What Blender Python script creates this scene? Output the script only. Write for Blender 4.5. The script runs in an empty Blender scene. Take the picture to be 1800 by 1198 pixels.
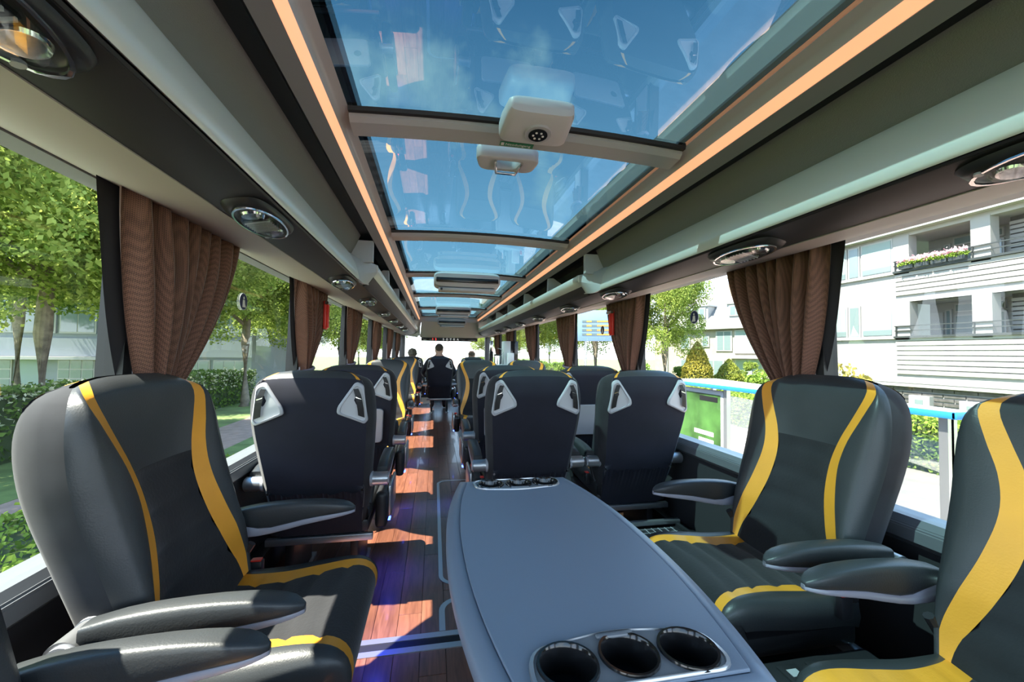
import bpy, bmesh, math, random
import numpy as np
from mathutils import Vector, Matrix
R = random.Random(7)
sc = bpy.context.scene
col = sc.collection

# ------------------------------------------------------------------ camera
cam_d = bpy.data.cameras.new('camera'); cam = bpy.data.objects.new('camera', cam_d); col.objects.link(cam)
cam_d.sensor_width = 36.0; cam_d.lens = 14.2; cam_d.clip_start = 0.02; cam_d.clip_end = 500
cam.matrix_world = Matrix(((0.98183338, -0.01713797, -0.1889696, -0.315),
                           (-0.18939044, -0.02764824, -0.98151252, 0.0),
                           (0.01159645, 0.99947079, -0.03039173, 1.18), (0, 0, 0, 1)))
sc.camera = cam

# ------------------------------------------------------------------ light
SUN_DIR = Vector((0.50, 0.07, -0.86))           # the way the sunlight travels: in over the left windows
sun_d = bpy.data.lights.new('sun', 'SUN'); sun = bpy.data.objects.new('sun', sun_d); col.objects.link(sun)
sun_d.energy = 14.0; sun_d.angle = 0.009; sun_d.color = (1, 0.93, 0.82)
sun.rotation_euler = SUN_DIR.to_track_quat('-Z', 'Y').to_euler()
sun.location = (-20, 0, 30)
world = bpy.data.worlds.new('sky'); sc.world = world; world.use_nodes = True
wn = world.node_tree; wn.nodes.clear()
out = wn.nodes.new('ShaderNodeOutputWorld'); bg = wn.nodes.new('ShaderNodeBackground')
tc = wn.nodes.new('ShaderNodeTexCoord'); sep = wn.nodes.new('ShaderNodeSeparateXYZ')
ramp = wn.nodes.new('ShaderNodeValToRGB')
ramp.color_ramp.elements[0].position = 0.0; ramp.color_ramp.elements[0].color = (0.92, 0.96, 1.0, 1)
ramp.color_ramp.elements[1].position = 0.75; ramp.color_ramp.elements[1].color = (0.055, 0.17, 0.36, 1)
e = ramp.color_ramp.elements.new(0.25); e.color = (0.42, 0.62, 0.90, 1)
noise = wn.nodes.new('ShaderNodeTexNoise'); noise.inputs['Scale'].default_value = 2.6; noise.inputs['Detail'].default_value = 7
noise.inputs['Roughness'].default_value = 0.58
cr = wn.nodes.new('ShaderNodeValToRGB'); cr.color_ramp.elements[0].position = 0.53; cr.color_ramp.elements[1].position = 0.72
mixc = wn.nodes.new('ShaderNodeMix'); mixc.data_type = 'RGBA'
mixc.inputs['B'].default_value = (0.85, 0.88, 0.9, 1)
wn.links.new(tc.outputs['Generated'], sep.inputs[0]); wn.links.new(sep.outputs['Z'], ramp.inputs[0])
wn.links.new(tc.outputs['Generated'], noise.inputs['Vector']); wn.links.new(noise.outputs['Fac'], cr.inputs[0])
wn.links.new(cr.outputs[0], mixc.inputs['Factor']); wn.links.new(ramp.outputs[0], mixc.inputs['A'])
wn.links.new(mixc.outputs['Result'], bg.inputs['Color']); bg.inputs['Strength'].default_value = 3.2
wn.links.new(bg.outputs[0], out.inputs[0])
sc.view_settings.view_transform = 'Standard'; sc.view_settings.look = 'None'
sc.view_settings.exposure = 0.95; sc.view_settings.gamma = 1.0; sc.view_settings.use_curve_mapping = False
sc.cycles.use_denoising = True
sc.cycles.max_bounces = 8; sc.cycles.transparent_max_bounces = 12
sc.cycles.diffuse_bounces = 4; sc.cycles.glossy_bounces = 3; sc.cycles.transmission_bounces = 4
sc.cycles.sample_clamp_indirect = 6.0; sc.cycles.caustics_reflective = False; sc.cycles.caustics_refractive = False

# ------------------------------------------------------------------ materials
MATS = {}
def mat(name, color, rough=0.5, metal=0.0, bump=None, var=None, emit=None, estr=0.0, sheen=0.0, coat=0.0, spec=0.5):
    m = bpy.data.materials.new(name); m.use_nodes = True; nt = m.node_tree
    b = nt.nodes['Principled BSDF']
    b.inputs['Base Color'].default_value = (*color, 1); b.inputs['Roughness'].default_value = rough
    b.inputs['Metallic'].default_value = metal; b.inputs['Specular IOR Level'].default_value = spec
    if sheen: b.inputs['Sheen Weight'].default_value = sheen; b.inputs['Sheen Roughness'].default_value = 0.4
    if coat: b.inputs['Coat Weight'].default_value = coat
    if emit: b.inputs['Emission Color'].default_value = (*emit, 1); b.inputs['Emission Strength'].default_value = estr
    if var or bump:
        t = nt.nodes.new('ShaderNodeTexCoord')
    if var:                                       # (scale, amount): soft mottling of the colour
        n = nt.nodes.new('ShaderNodeTexNoise'); n.inputs['Scale'].default_value = var[0]; n.inputs['Detail'].default_value = 4
        rp = nt.nodes.new('ShaderNodeValToRGB'); lo = [c * (1 - var[1]) for c in color]; hi = [min(1, c * (1 + var[1])) for c in color]
        rp.color_ramp.elements[0].color = (*lo, 1); rp.color_ramp.elements[1].color = (*hi, 1)
        rp.color_ramp.elements[0].position = 0.3; rp.color_ramp.elements[1].position = 0.7
        nt.links.new(t.outputs['Object'], n.inputs['Vector']); nt.links.new(n.outputs['Fac'], rp.inputs[0])
        nt.links.new(rp.outputs[0], b.inputs['Base Color'])
    if bump:                                      # (scale, strength)
        n2 = nt.nodes.new('ShaderNodeTexNoise'); n2.inputs['Scale'].default_value = bump[0]; n2.inputs['Detail'].default_value = 3
        bp = nt.nodes.new('ShaderNodeBump'); bp.inputs['Strength'].default_value = bump[1]; bp.inputs['Distance'].default_value = 0.004
        nt.links.new(t.outputs['Object'], n2.inputs['Vector']); nt.links.new(n2.outputs['Fac'], bp.inputs['Height'])
        nt.links.new(bp.outputs[0], b.inputs['Normal'])
    MATS[name] = m; return m
def glass_mat(name, tint, refl, rough=0.0):
    m = bpy.data.materials.new(name); m.use_nodes = True; nt = m.node_tree; nt.nodes.clear()
    o = nt.nodes.new('ShaderNodeOutputMaterial'); mx = nt.nodes.new('ShaderNodeMixShader')
    tr = nt.nodes.new('ShaderNodeBsdfTransparent'); gl = nt.nodes.new('ShaderNodeBsdfGlossy'); fr = nt.nodes.new('ShaderNodeLayerWeight')
    mu = nt.nodes.new('ShaderNodeMath'); mu.operation = 'MULTIPLY_ADD'
    tr.inputs[0].default_value = (*tint, 1); gl.inputs['Roughness'].default_value = rough; gl.inputs['Color'].default_value = (0.9, 0.95, 1, 1)
    fr.inputs['Blend'].default_value = 0.35
    mu.inputs[1].default_value = refl[1]; mu.inputs[2].default_value = refl[0]; mu.use_clamp = True
    nt.links.new(fr.outputs['Fresnel'], mu.inputs[0]); nt.links.new(mu.outputs[0], mx.inputs[0])
    nt.links.new(tr.outputs[0], mx.inputs[1]); nt.links.new(gl.outputs[0], mx.inputs[2]); nt.links.new(mx.outputs[0], o.inputs[0])
    MATS[name] = m; return m

def weave_mat(name, base, thread, scale):
    m = mat(name, base, 0.75, sheen=0.3); nt = m.node_tree; b = nt.nodes['Principled BSDF']
    t = nt.nodes.new('ShaderNodeTexCoord'); mp = nt.nodes.new('ShaderNodeMapping'); mp.inputs['Rotation'].default_value = (0.8, 0, 0)
    ck = nt.nodes.new('ShaderNodeTexChecker'); ck.inputs['Scale'].default_value = scale
    ck.inputs['Color1'].default_value = (*base, 1); ck.inputs['Color2'].default_value = (*thread, 1)
    nt.links.new(t.outputs['Object'], mp.inputs[0]); nt.links.new(mp.outputs[0], ck.inputs['Vector']); nt.links.new(ck.outputs[0], b.inputs['Base Color'])
    return m
def wood_mat(name, c1, c2):
    m = mat(name, c1, 0.28, coat=0.15); nt = m.node_tree; b = nt.nodes['Principled BSDF']
    t = nt.nodes.new('ShaderNodeTexCoord'); mp = nt.nodes.new('ShaderNodeMapping'); mp.inputs['Scale'].default_value = (14, 1.2, 1)
    oi = nt.nodes.new('ShaderNodeObjectInfo'); ad = nt.nodes.new('ShaderNodeVectorMath'); ad.operation = 'ADD'
    n = nt.nodes.new('ShaderNodeTexNoise'); n.inputs['Scale'].default_value = 4; n.inputs['Detail'].default_value = 6; n.inputs['Distortion'].default_value = 1.2
    rp = nt.nodes.new('ShaderNodeValToRGB'); rp.color_ramp.elements[0].color = (*c2, 1); rp.color_ramp.elements[1].color = (*c1, 1)
    rp.color_ramp.elements[0].position = 0.3; rp.color_ramp.elements[1].position = 0.7
    hs = nt.nodes.new('ShaderNodeHueSaturation'); ml = nt.nodes.new('ShaderNodeMath'); ml.operation = 'MULTIPLY_ADD'; ml.inputs[1].default_value = 0.5; ml.inputs[2].default_value = 0.75
    sc3 = nt.nodes.new('ShaderNodeVectorMath'); sc3.operation = 'SCALE'; sc3.inputs['Scale'].default_value = 30
    cb = nt.nodes.new('ShaderNodeCombineXYZ')
    nt.links.new(oi.outputs['Random'], cb.inputs[0]); nt.links.new(cb.outputs[0], sc3.inputs[0])
    nt.links.new(t.outputs['Object'], mp.inputs[0]); nt.links.new(mp.outputs[0], ad.inputs[0]); nt.links.new(sc3.outputs[0], ad.inputs[1])
    nt.links.new(ad.outputs[0], n.inputs['Vector']); nt.links.new(n.outputs['Fac'], rp.inputs[0])
    nt.links.new(oi.outputs['Random'], ml.inputs[0]); nt.links.new(ml.outputs[0], hs.inputs['Value'])
    nt.links.new(rp.outputs[0], hs.inputs['Color']); nt.links.new(hs.outputs[0], b.inputs['Base Color'])
    return m
def leaf_mat(name, c1, c2, trans=0.5):
    m = bpy.data.materials.new(name); m.use_nodes = True; nt = m.node_tree; nt.nodes.clear()
    o = nt.nodes.new('ShaderNodeOutputMaterial'); mx = nt.nodes.new('ShaderNodeMixShader'); mx.inputs[0].default_value = trans
    d = nt.nodes.new('ShaderNodeBsdfDiffuse'); t = nt.nodes.new('ShaderNodeBsdfTranslucent')
    g = nt.nodes.new('ShaderNodeNewGeometry'); rp = nt.nodes.new('ShaderNodeValToRGB')
    rp.color_ramp.elements[0].color = (*c1, 1); rp.color_ramp.elements[1].color = (*c2, 1)
    nt.links.new(g.outputs['Random Per Island'], rp.inputs[0])
    nt.links.new(rp.outputs[0], d.inputs[0]); nt.links.new(rp.outputs[0], t.inputs[0])
    nt.links.new(d.outputs[0], mx.inputs[1]); nt.links.new(t.outputs[0], mx.inputs[2]); nt.links.new(mx.outputs[0], o.inputs[0])
    MATS[name] = m; return m

LEATHER = mat('grey leather', (0.036, 0.040, 0.043), 0.40, bump=(260, 0.12), var=(6, 0.12))
SEATFAB = mat('black velour', (0.011, 0.0115, 0.014), 0.9, sheen=0.25, bump=(120, 0.2), var=(9, 0.25))
BACKFAB = mat('navy velour', (0.010, 0.011, 0.021), 0.92, sheen=0.22, var=(7, 0.22))
SIDEFAB = mat('charcoal suede', (0.022, 0.023, 0.026), 0.95, sheen=0.1, var=(11, 0.3))
YELLOW = mat('yellow leather', (0.80, 0.345, 0.03), 0.45, bump=(200, 0.1), var=(8, 0.06))
SILVER = mat('satin silver', (0.55, 0.56, 0.58), 0.32, 0.85)
LAV = mat('lavender grey plastic', (0.36, 0.36, 0.42), 0.4)
PALEGREY = mat('pale grey plastic', (0.42, 0.43, 0.46), 0.42)
LITEGREY = mat('light grey plastic', (0.52, 0.53, 0.55), 0.45)
DARKPL = mat('dark plastic', (0.022, 0.023, 0.026), 0.4)
BLACK = mat('black rubber', (0.006, 0.006, 0.007), 0.55)
GLOSSBLK = mat('gloss black', (0.012, 0.012, 0.013), 0.12)
CHROME = mat('chrome', (0.75, 0.75, 0.76), 0.12, 1.0)
TABLE = mat('blue grey table laminate', (0.20, 0.25, 0.325), 0.42, bump=(500, 0.05))
TRAY = mat('grey tray plastic', (0.17, 0.185, 0.205), 0.36)
CURT = weave_mat('brown curtain weave', (0.085, 0.036, 0.024), (0.20, 0.092, 0.060), 270)
LINING = mat('dark curtain lining', (0.02, 0.018, 0.022), 0.85)
BAND = mat('mauve tie band', (0.30, 0.26, 0.33), 0.7)
WOOD = wood_mat('red brown vinyl plank', (0.21, 0.082, 0.048), (0.115, 0.042, 0.025))
ROOFGREY = mat('roof frame grey', (0.43, 0.435, 0.44), 0.35)
CEILGREY = mat('ceiling grey', (0.22, 0.22, 0.22), 0.5)
LIP = mat('rack lip satin', (0.78, 0.79, 0.76), 0.26, 0.1)
FABRIC = mat('rack fabric', (0.19, 0.195, 0.185), 0.85, bump=(350, 0.3))
SERVICE = mat('charcoal service panel', (0.020, 0.020, 0.021), 0.5)
COVE = mat('cove trim taupe', (0.40, 0.355, 0.34), 0.55)
PILLAR = mat('pillar mauve white', (0.74, 0.72, 0.80), 0.5)
WALLDARK = mat('dark wall carpet', (0.03, 0.03, 0.033), 0.9)
RAIL = mat('sill rail', (0.20, 0.215, 0.23), 0.35, 0.3)
HEADERGREY = mat('header light grey', (0.74, 0.74, 0.73), 0.4)
LED = mat('orange led strip', (1, 0.6, 0.35), 0.5, emit=(1.0, 0.45, 0.23), estr=0.45)
ADDGLOW = mat('added warm white glow', (1, 0.9, 0.8), 0.5, emit=(1.0, 0.92, 0.82), estr=1.6)  # emission for the added fill strips under the front racks
BLUELED = mat('blue led', (0.05, 0.1, 1), 0.5, emit=(0.05, 0.10, 1.0), estr=6.0)
RED = mat('red plastic', (0.75, 0.04, 0.025), 0.4)
REDLED = mat('red led digits', (0.6, 0.02, 0.02), 0.5, emit=(1.0, 0.06, 0.05), estr=1.5)
SIGNLET = mat('white sign letters added glow', (0.8, 0.8, 0.8), 0.5, emit=(1, 1, 1), estr=0.25)  # emission added so the white letters show in the dim front
GREEN = mat('green sticker', (0.02, 0.22, 0.10), 0.5)
WHITE = mat('white print', (0.8, 0.8, 0.8), 0.5)
SIGNBLUE = mat('navy sign', (0.01, 0.02, 0.09), 0.5)
CLEAR = glass_mat('clear lamp lens', (0.9, 0.92, 0.92), (0.04, 0.35))
ROOFGLASS = glass_mat('tinted roof glass', (0.075, 0.142, 0.155), (0.016, 0.26))
SIDEGLASS = glass_mat('side window glass', (0.86, 0.90, 0.88), (0.01, 0.42))
SKIN = mat('skin', (0.55, 0.33, 0.24), 0.5)
SUIT = mat('dark navy suit', (0.016, 0.019, 0.034), 0.8, sheen=0.3)
HAIR = mat('short brown hair', (0.06, 0.045, 0.03), 0.7, bump=(150, 0.6))
HAIRG = mat('grey brown curls', (0.12, 0.10, 0.075), 0.8, bump=(90, 0.8))
ASPHALT = mat('road asphalt', (0.24, 0.235, 0.23), 0.9, var=(3, 0.2))
PAVING = mat('pale paving', (0.30, 0.27, 0.25), 0.9, var=(2, 0.15))
PINKPAVE = mat('pink brick path', (0.36, 0.24, 0.20), 0.9, var=(4, 0.2))
GRASS = mat('lawn green', (0.145, 0.205, 0.06), 0.9, var=(1.5, 0.4), bump=(30, 0.8))
BARK = mat('tree bark', (0.20, 0.165, 0.12), 0.9, var=(5, 0.4), bump=(20, 0.8))
LEAF1 = leaf_mat('fresh green leaves', (0.11, 0.175, 0.025), (0.44, 0.51, 0.13), 0.5)
LEAF2 = leaf_mat('mid green leaves', (0.08, 0.145, 0.025), (0.24, 0.33, 0.08), 0.45)
LEAFH = leaf_mat('hedge leaves', (0.05, 0.10, 0.02), (0.20, 0.30, 0.07), 0.25)
LEAFHR = leaf_mat('bright hedge leaves', (0.12, 0.21, 0.03), (0.31, 0.42, 0.08), 0.3)
LEAFC = leaf_mat('golden conifer leaves', (0.22, 0.20, 0.03), (0.46, 0.38, 0.08), 0.25)
LEAFO = leaf_mat('ochre shrub leaves', (0.28, 0.25, 0.06), (0.50, 0.42, 0.12), 0.35)
LEAFW = leaf_mat('pale bloom leaves', (0.40, 0.42, 0.25), (0.75, 0.74, 0.55), 0.3)
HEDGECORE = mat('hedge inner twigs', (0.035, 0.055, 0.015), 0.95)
WALLWHITE = mat('white facade render', (0.30, 0.297, 0.287), 0.7, var=(1, 0.05))
BRICKW = mat('white painted brick', (0.29, 0.287, 0.277), 0.8)
BRICKD = mat('dark grey brick', (0.075, 0.072, 0.07), 0.85, var=(6, 0.25))
MORTAR = mat('pale mortar', (0.26, 0.255, 0.25), 0.9)
FRAMEW = mat('white window frame', (0.35, 0.35, 0.345), 0.5)
PANE = mat('house window glass', (0.16, 0.21, 0.22), 0.08, spec=0.8)
BLIND = mat('pale green blind', (0.24, 0.31, 0.30), 0.7)
RAILDK = mat('dark railing', (0.03, 0.035, 0.035), 0.5)
ROOFTILE = mat('grey roof tile', (0.23, 0.22, 0.21), 0.85, var=(4, 0.2))
BEIGE = mat('beige brick', (0.33, 0.29, 0.235), 0.85, var=(2, 0.1))
CHIM = mat('chimney brick', (0.40, 0.27, 0.17), 0.85)
BLUEBAND = mat('blue shelter band', (0.02, 0.20, 0.62), 0.4)
SHELTERW = mat('white shelter roof', (0.45, 0.45, 0.45), 0.5)
ADGREEN = mat('green poster', (0.05, 0.13, 0.03), 0.4, var=(1.6, 0.8))
LOWBLD = mat('blue grey low building', (0.22, 0.25, 0.275), 0.7)
BOARD = mat('pale blue info board', (0.16, 0.27, 0.42), 0.5)
SLATE = mat('display row', (0.10, 0.14, 0.14), 0.4)
ORANGETXT = mat('orange led text', (0.9, 0.25, 0.02), 0.5, emit=(1.0, 0.25, 0.02), estr=1.2)

# ------------------------------------------------------------------ helpers
def link(name, me, m, parent=None):
    o = bpy.data.objects.new(name, me); col.objects.link(o)
    if m is not None and me is not None and len(me.materials) == 0: me.materials.append(m)
    if parent is not None: o.parent = parent
    return o
def mk(name, v, f, m, parent=None, smooth=False, auto=None):
    me = bpy.data.meshes.new(name); me.from_pydata([tuple(p) for p in v], [], f); me.update()
    bm = bmesh.new(); bm.from_mesh(me); bmesh.ops.recalc_face_normals(bm, faces=bm.faces); bm.to_mesh(me); bm.free()
    if smooth: me.shade_smooth()
    if auto is not None: me.shade_smooth(); me.set_sharp_from_angle(angle=math.radians(auto))
    return link(name, me, m, parent)
def bmobj(name, bm, m, parent=None, smooth=False, auto=None):
    me = bpy.data.meshes.new(name); bm.to_mesh(me); bm.free()
    if smooth: me.shade_smooth()
    if auto is not None: me.shade_smooth(); me.set_sharp_from_angle(angle=math.radians(auto))
    return link(name, me, m, parent)
def empty(name, loc=(0, 0, 0), rz=0.0, label=None, cat=None, group=None, kind=None, parent=None):
    o = bpy.data.objects.new(name, None); col.objects.link(o); o.location = loc; o.rotation_euler = (0, 0, rz); o.empty_display_size = 0.05
    if parent is not None: o.parent = parent
    return tag(o, label, cat, group, kind)
def tag(o, label=None, cat=None, group=None, kind=None):
    if label: o['label'] = label
    if cat: o['category'] = cat
    if group: o['group'] = group
    if kind: o['kind'] = kind
    return o
def bm_box(bm, x0, x1, y0, y1, z0, z1, bev=0.0, seg=2):
    r = bmesh.ops.create_cube(bm, size=1.0)
    vs = r['verts']
    for v in vs:
        v.co = Vector((x0 + (v.co.x + .5) * (x1 - x0), y0 + (v.co.y + .5) * (y1 - y0), z0 + (v.co.z + .5) * (z1 - z0)))
    if bev:
        ed = list({e for v in vs for e in v.link_edges})
        bmesh.ops.bevel(bm, geom=ed, offset=bev, segments=seg, affect='EDGES', profile=0.5)
def box(name, x0, x1, y0, y1, z0, z1, m, parent=None, bev=0.0, seg=2):
    bm = bmesh.new(); bm_box(bm, x0, x1, y0, y1, z0, z1, bev, seg)
    return bmobj(name, bm, m, parent, auto=(35 if bev else None))
def extrude_y(name, prof, y0, y1, m, parent=None, closed=True, smooth=None):
    n = len(prof); v = [(x, y0, z) for x, z in prof] + [(x, y1, z) for x, z in prof]
    f = [[i, (i + 1) % n, n + (i + 1) % n, n + i] for i in range(n if closed else n - 1)]
    if closed: f += [list(range(n))[::-1], list(range(n, 2 * n))]
    return mk(name, v, f, m, parent, auto=smooth)
def offset_poly(pl, t):
    o = []
    for i, (x, z) in enumerate(pl):
        a = pl[max(0, i - 1)]; b = pl[min(len(pl) - 1, i + 1)]
        dx, dz = b[0] - a[0], b[1] - a[1]; L = math.hypot(dx, dz) or 1
        o.append((x - dz / L * t, z + dx / L * t))
    return o
def strip_y(name, pl, t, y0, y1, m, parent=None, smooth=40):
    return extrude_y(name, list(pl) + offset_poly(pl, t)[::-1], y0, y1, m, parent, smooth=smooth)
def mirx(pl): return [(-x, z) for x, z in pl]
def tube_path(pts, rad, seg=8):
    v, f = [], []; n = len(pts)
    rads = rad if hasattr(rad, '__len__') else [rad] * n
    for i, p in enumerate(pts):
        p = Vector(p); d = (Vector(pts[min(n - 1, i + 1)]) - Vector(pts[max(0, i - 1)])).normalized()
        a = d.cross(Vector((0, 0, 1)));
        if a.length < 1e-3: a = d.cross(Vector((1, 0, 0)))
        a.normalize(); b = d.cross(a)
        for k in range(seg):
            t = 2 * math.pi * k / seg; v.append(p + (a * math.cos(t) + b * math.sin(t)) * rads[i])
    for i in range(n - 1):
        for k in range(seg):
            f.append([i * seg + k, i * seg + (k + 1) % seg, (i + 1) * seg + (k + 1) % seg, (i + 1) * seg + k])
    f.append(list(range(seg))[::-1]); f.append(list(range((n - 1) * seg, n * seg)))
    return v, f
def tube(name, pts, rad, m, parent=None, seg=8):
    v, f = tube_path(pts, rad, seg); return mk(name, v, f, m, parent, auto=50)
def cyl(name, p0, p1, r, m, parent=None, seg=16, r1=None):
    return tube(name, [p0, p1], [r, r if r1 is None else r1], m, parent, seg)
def plate(name, outer, holes, thick, m, parent=None, bevel=0.0, xf=None):
    """a flat shape in XY with holes, extruded in Z and bevelled; xf maps each vertex"""
    cu = bpy.data.curves.new('tmp', 'CURVE'); cu.dimensions = '2D'; cu.fill_mode = 'BOTH'
    cu.extrude = max(0.0, thick / 2 - bevel); cu.bevel_depth = bevel; cu.bevel_resolution = 1; cu.offset = -bevel
    for pts in [outer] + list(holes):
        s = cu.splines.new('POLY'); s.points.add(len(pts) - 1); s.use_cyclic_u = True
        for i, p in enumerate(pts): s.points[i].co = (p[0], p[1], 0, 1)
    tmp = bpy.data.objects.new('tmp', cu); col.objects.link(tmp)
    dg = bpy.context.evaluated_depsgraph_get(); me = bpy.data.meshes.new_from_object(tmp.evaluated_get(dg))
    bpy.data.objects.remove(tmp); bpy.data.curves.remove(cu); me.name = name; me.materials.clear()
    if xf:
        for v in me.vertices: v.co = xf(v.co)
    me.update(); me.shade_smooth(); me.set_sharp_from_angle(angle=math.radians(35))
    return link(name, me, m, parent)
def roundpoly(pts, r, n=5):
    o = []; N = len(pts)
    for i in range(N):
        p = Vector(pts[i]); a = Vector(pts[i - 1]) - p; b = Vector(pts[(i + 1) % N]) - p
        rr = min(r, a.length * .45, b.length * .45); A = p + a.normalized() * rr; B = p + b.normalized() * rr
        for k in range(n + 1):
            t = k / n; o.append(tuple(A * (1 - t) ** 2 + p * 2 * t * (1 - t) + B * t * t))
    return o
def circle(cx, cy, r, n=24, ry=None): return [(cx + r * math.cos(2 * math.pi * k / n), cy + (ry or r) * math.sin(2 * math.pi * k / n)) for k in range(n)]
def text(name, s, size, m, parent=None, mw=None, ext=0.001):
    cu = bpy.data.curves.new('txt', 'FONT'); cu.body = s; cu.size = size; cu.align_x = 'CENTER'; cu.align_y = 'CENTER'; cu.extrude = ext; cu.resolution_u = 2
    tmp = bpy.data.objects.new('tmp', cu); col.objects.link(tmp); dg = bpy.context.evaluated_depsgraph_get()
    me = bpy.data.meshes.new_from_object(tmp.evaluated_get(dg)); bpy.data.objects.remove(tmp); bpy.data.curves.remove(cu)
    me.name = name; me.materials.clear()
    if mw is not None: me.transform(mw)
    return link(name, me, m, parent)
def copy_tree(o, parent=None):
    c = o.copy(); col.objects.link(c); c.parent = parent
    for ch in [x for x in o.children]: copy_tree(ch, c)
    return c
def interp(x, xs, ys): return float(np.interp(x, xs, ys))
def smooth_interp(x, xs, ys):
    i = max(0, min(len(xs) - 2, int(np.searchsorted(xs, x)) - 1)); h = xs[i + 1] - xs[i]; t = (x - xs[i]) / h
    def sl(j):
        if j == 0: return (ys[1] - ys[0]) / (xs[1] - xs[0])
        if j == len(xs) - 1: return (ys[-1] - ys[-2]) / (xs[-1] - xs[-2])
        return (ys[j + 1] - ys[j - 1]) / (xs[j + 1] - xs[j - 1])
    m0, m1 = sl(i) * h, sl(i + 1) * h
    return (2*t**3-3*t**2+1)*ys[i] + (t**3-2*t**2+t)*m0 + (-2*t**3+3*t**2)*ys[i+1] + (t**3-t**2)*m1

Y0, YF = -1.2, 9.6          # back wall and front end of the ceiling run
# ================================================================== THE SHELL OF THE COACH
floor = empty('floor', kind='structure')
box('floor_base', -1.22, 1.22, Y0, 11.6, -0.12, -0.006, DARKPL, floor)
# vinyl planks of the aisle and round the lounge
pm = {}
def plank(x0, y0, w, l):
    key = round(l, 3)
    if key not in pm:
        bm = bmesh.new(); bm_box(bm, 0.0008, w - 0.0008, 0.0008, l - 0.0008, -0.006, 0.0, 0.0009, 1)
        pm[key] = bmobj('plank', bm, WOOD, floor); pm[key].location = (x0, y0, 0); return
    o = pm[key].copy(); col.objects.link(o); o.parent = floor; o.location = (x0, y0, 0)
PW = 0.10
for i in range(23):
    x = -1.15 + i * PW; y = 0.0 - (i * 0.37 % 0.9)
    inner = -0.75 <= x <= 0.05
    while y < 9.0:
        if inner or y < 3.0: plank(x, y, PW, 0.9)
        y += 0.9
# silver inlay lines round the floor hatches
def inlay(name, pts, w, label_parent):
    outer, inner_ = [], []
    P = [Vector(p) for p in pts]; v = []; f = []
    for i, p in enumerate(P):
        d = (P[min(len(P) - 1, i + 1)] - P[max(0, i - 1)]).normalized(); n = Vector((-d.y, d.x)) * w / 2
        v += [(p.x + n.x, p.y + n.y, 0.0025), (p.x - n.x, p.y - n.y, 0.0025)]
    k = len(v); v += [(a, b, -0.003) for a, b, c in v]
    for i in range(len(P) - 1):
        a = 2 * i; f += [[a, a + 1, a + 3, a + 2], [a, a + 2, k + a + 2, k + a], [a + 1, k + a + 1, k + a + 3, a + 3]]
    return mk(name, v, f, SILVER, label_parent)
def arc(cx, cy, r, a0, a1, n=7): return [(cx + r * math.cos(math.radians(a0 + (a1 - a0) * i / n)), cy + r * math.sin(math.radians(a0 + (a1 - a0) * i / n))) for i in range(n + 1)]
inlay('hatch_trim', [(0.1, 2.12)] + arc(-0.18, 2.20, 0.08, 270, 180) + arc(-0.18, 3.72, 0.08, 180, 90) + [(0.1, 3.80)], 0.022, floor)
inlay('hatch_trim', [(0.1, 1.985)] + arc(-0.18, 1.905, 0.08, 90, 180) + [(-0.26, 1.77)], 0.026, floor)
box('joint_rail', -1.1, 1.1, 1.735, 1.765, -0.003, 0.004, SILVER, floor)
box('joint_rail', -1.1, 1.1, 1.665, 1.695, -0.003, 0.004, SILVER, floor)
box('joint_gap', -1.1, 1.1, 1.695, 1.735, -0.003, 0.0015, BLACK, floor)

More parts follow.
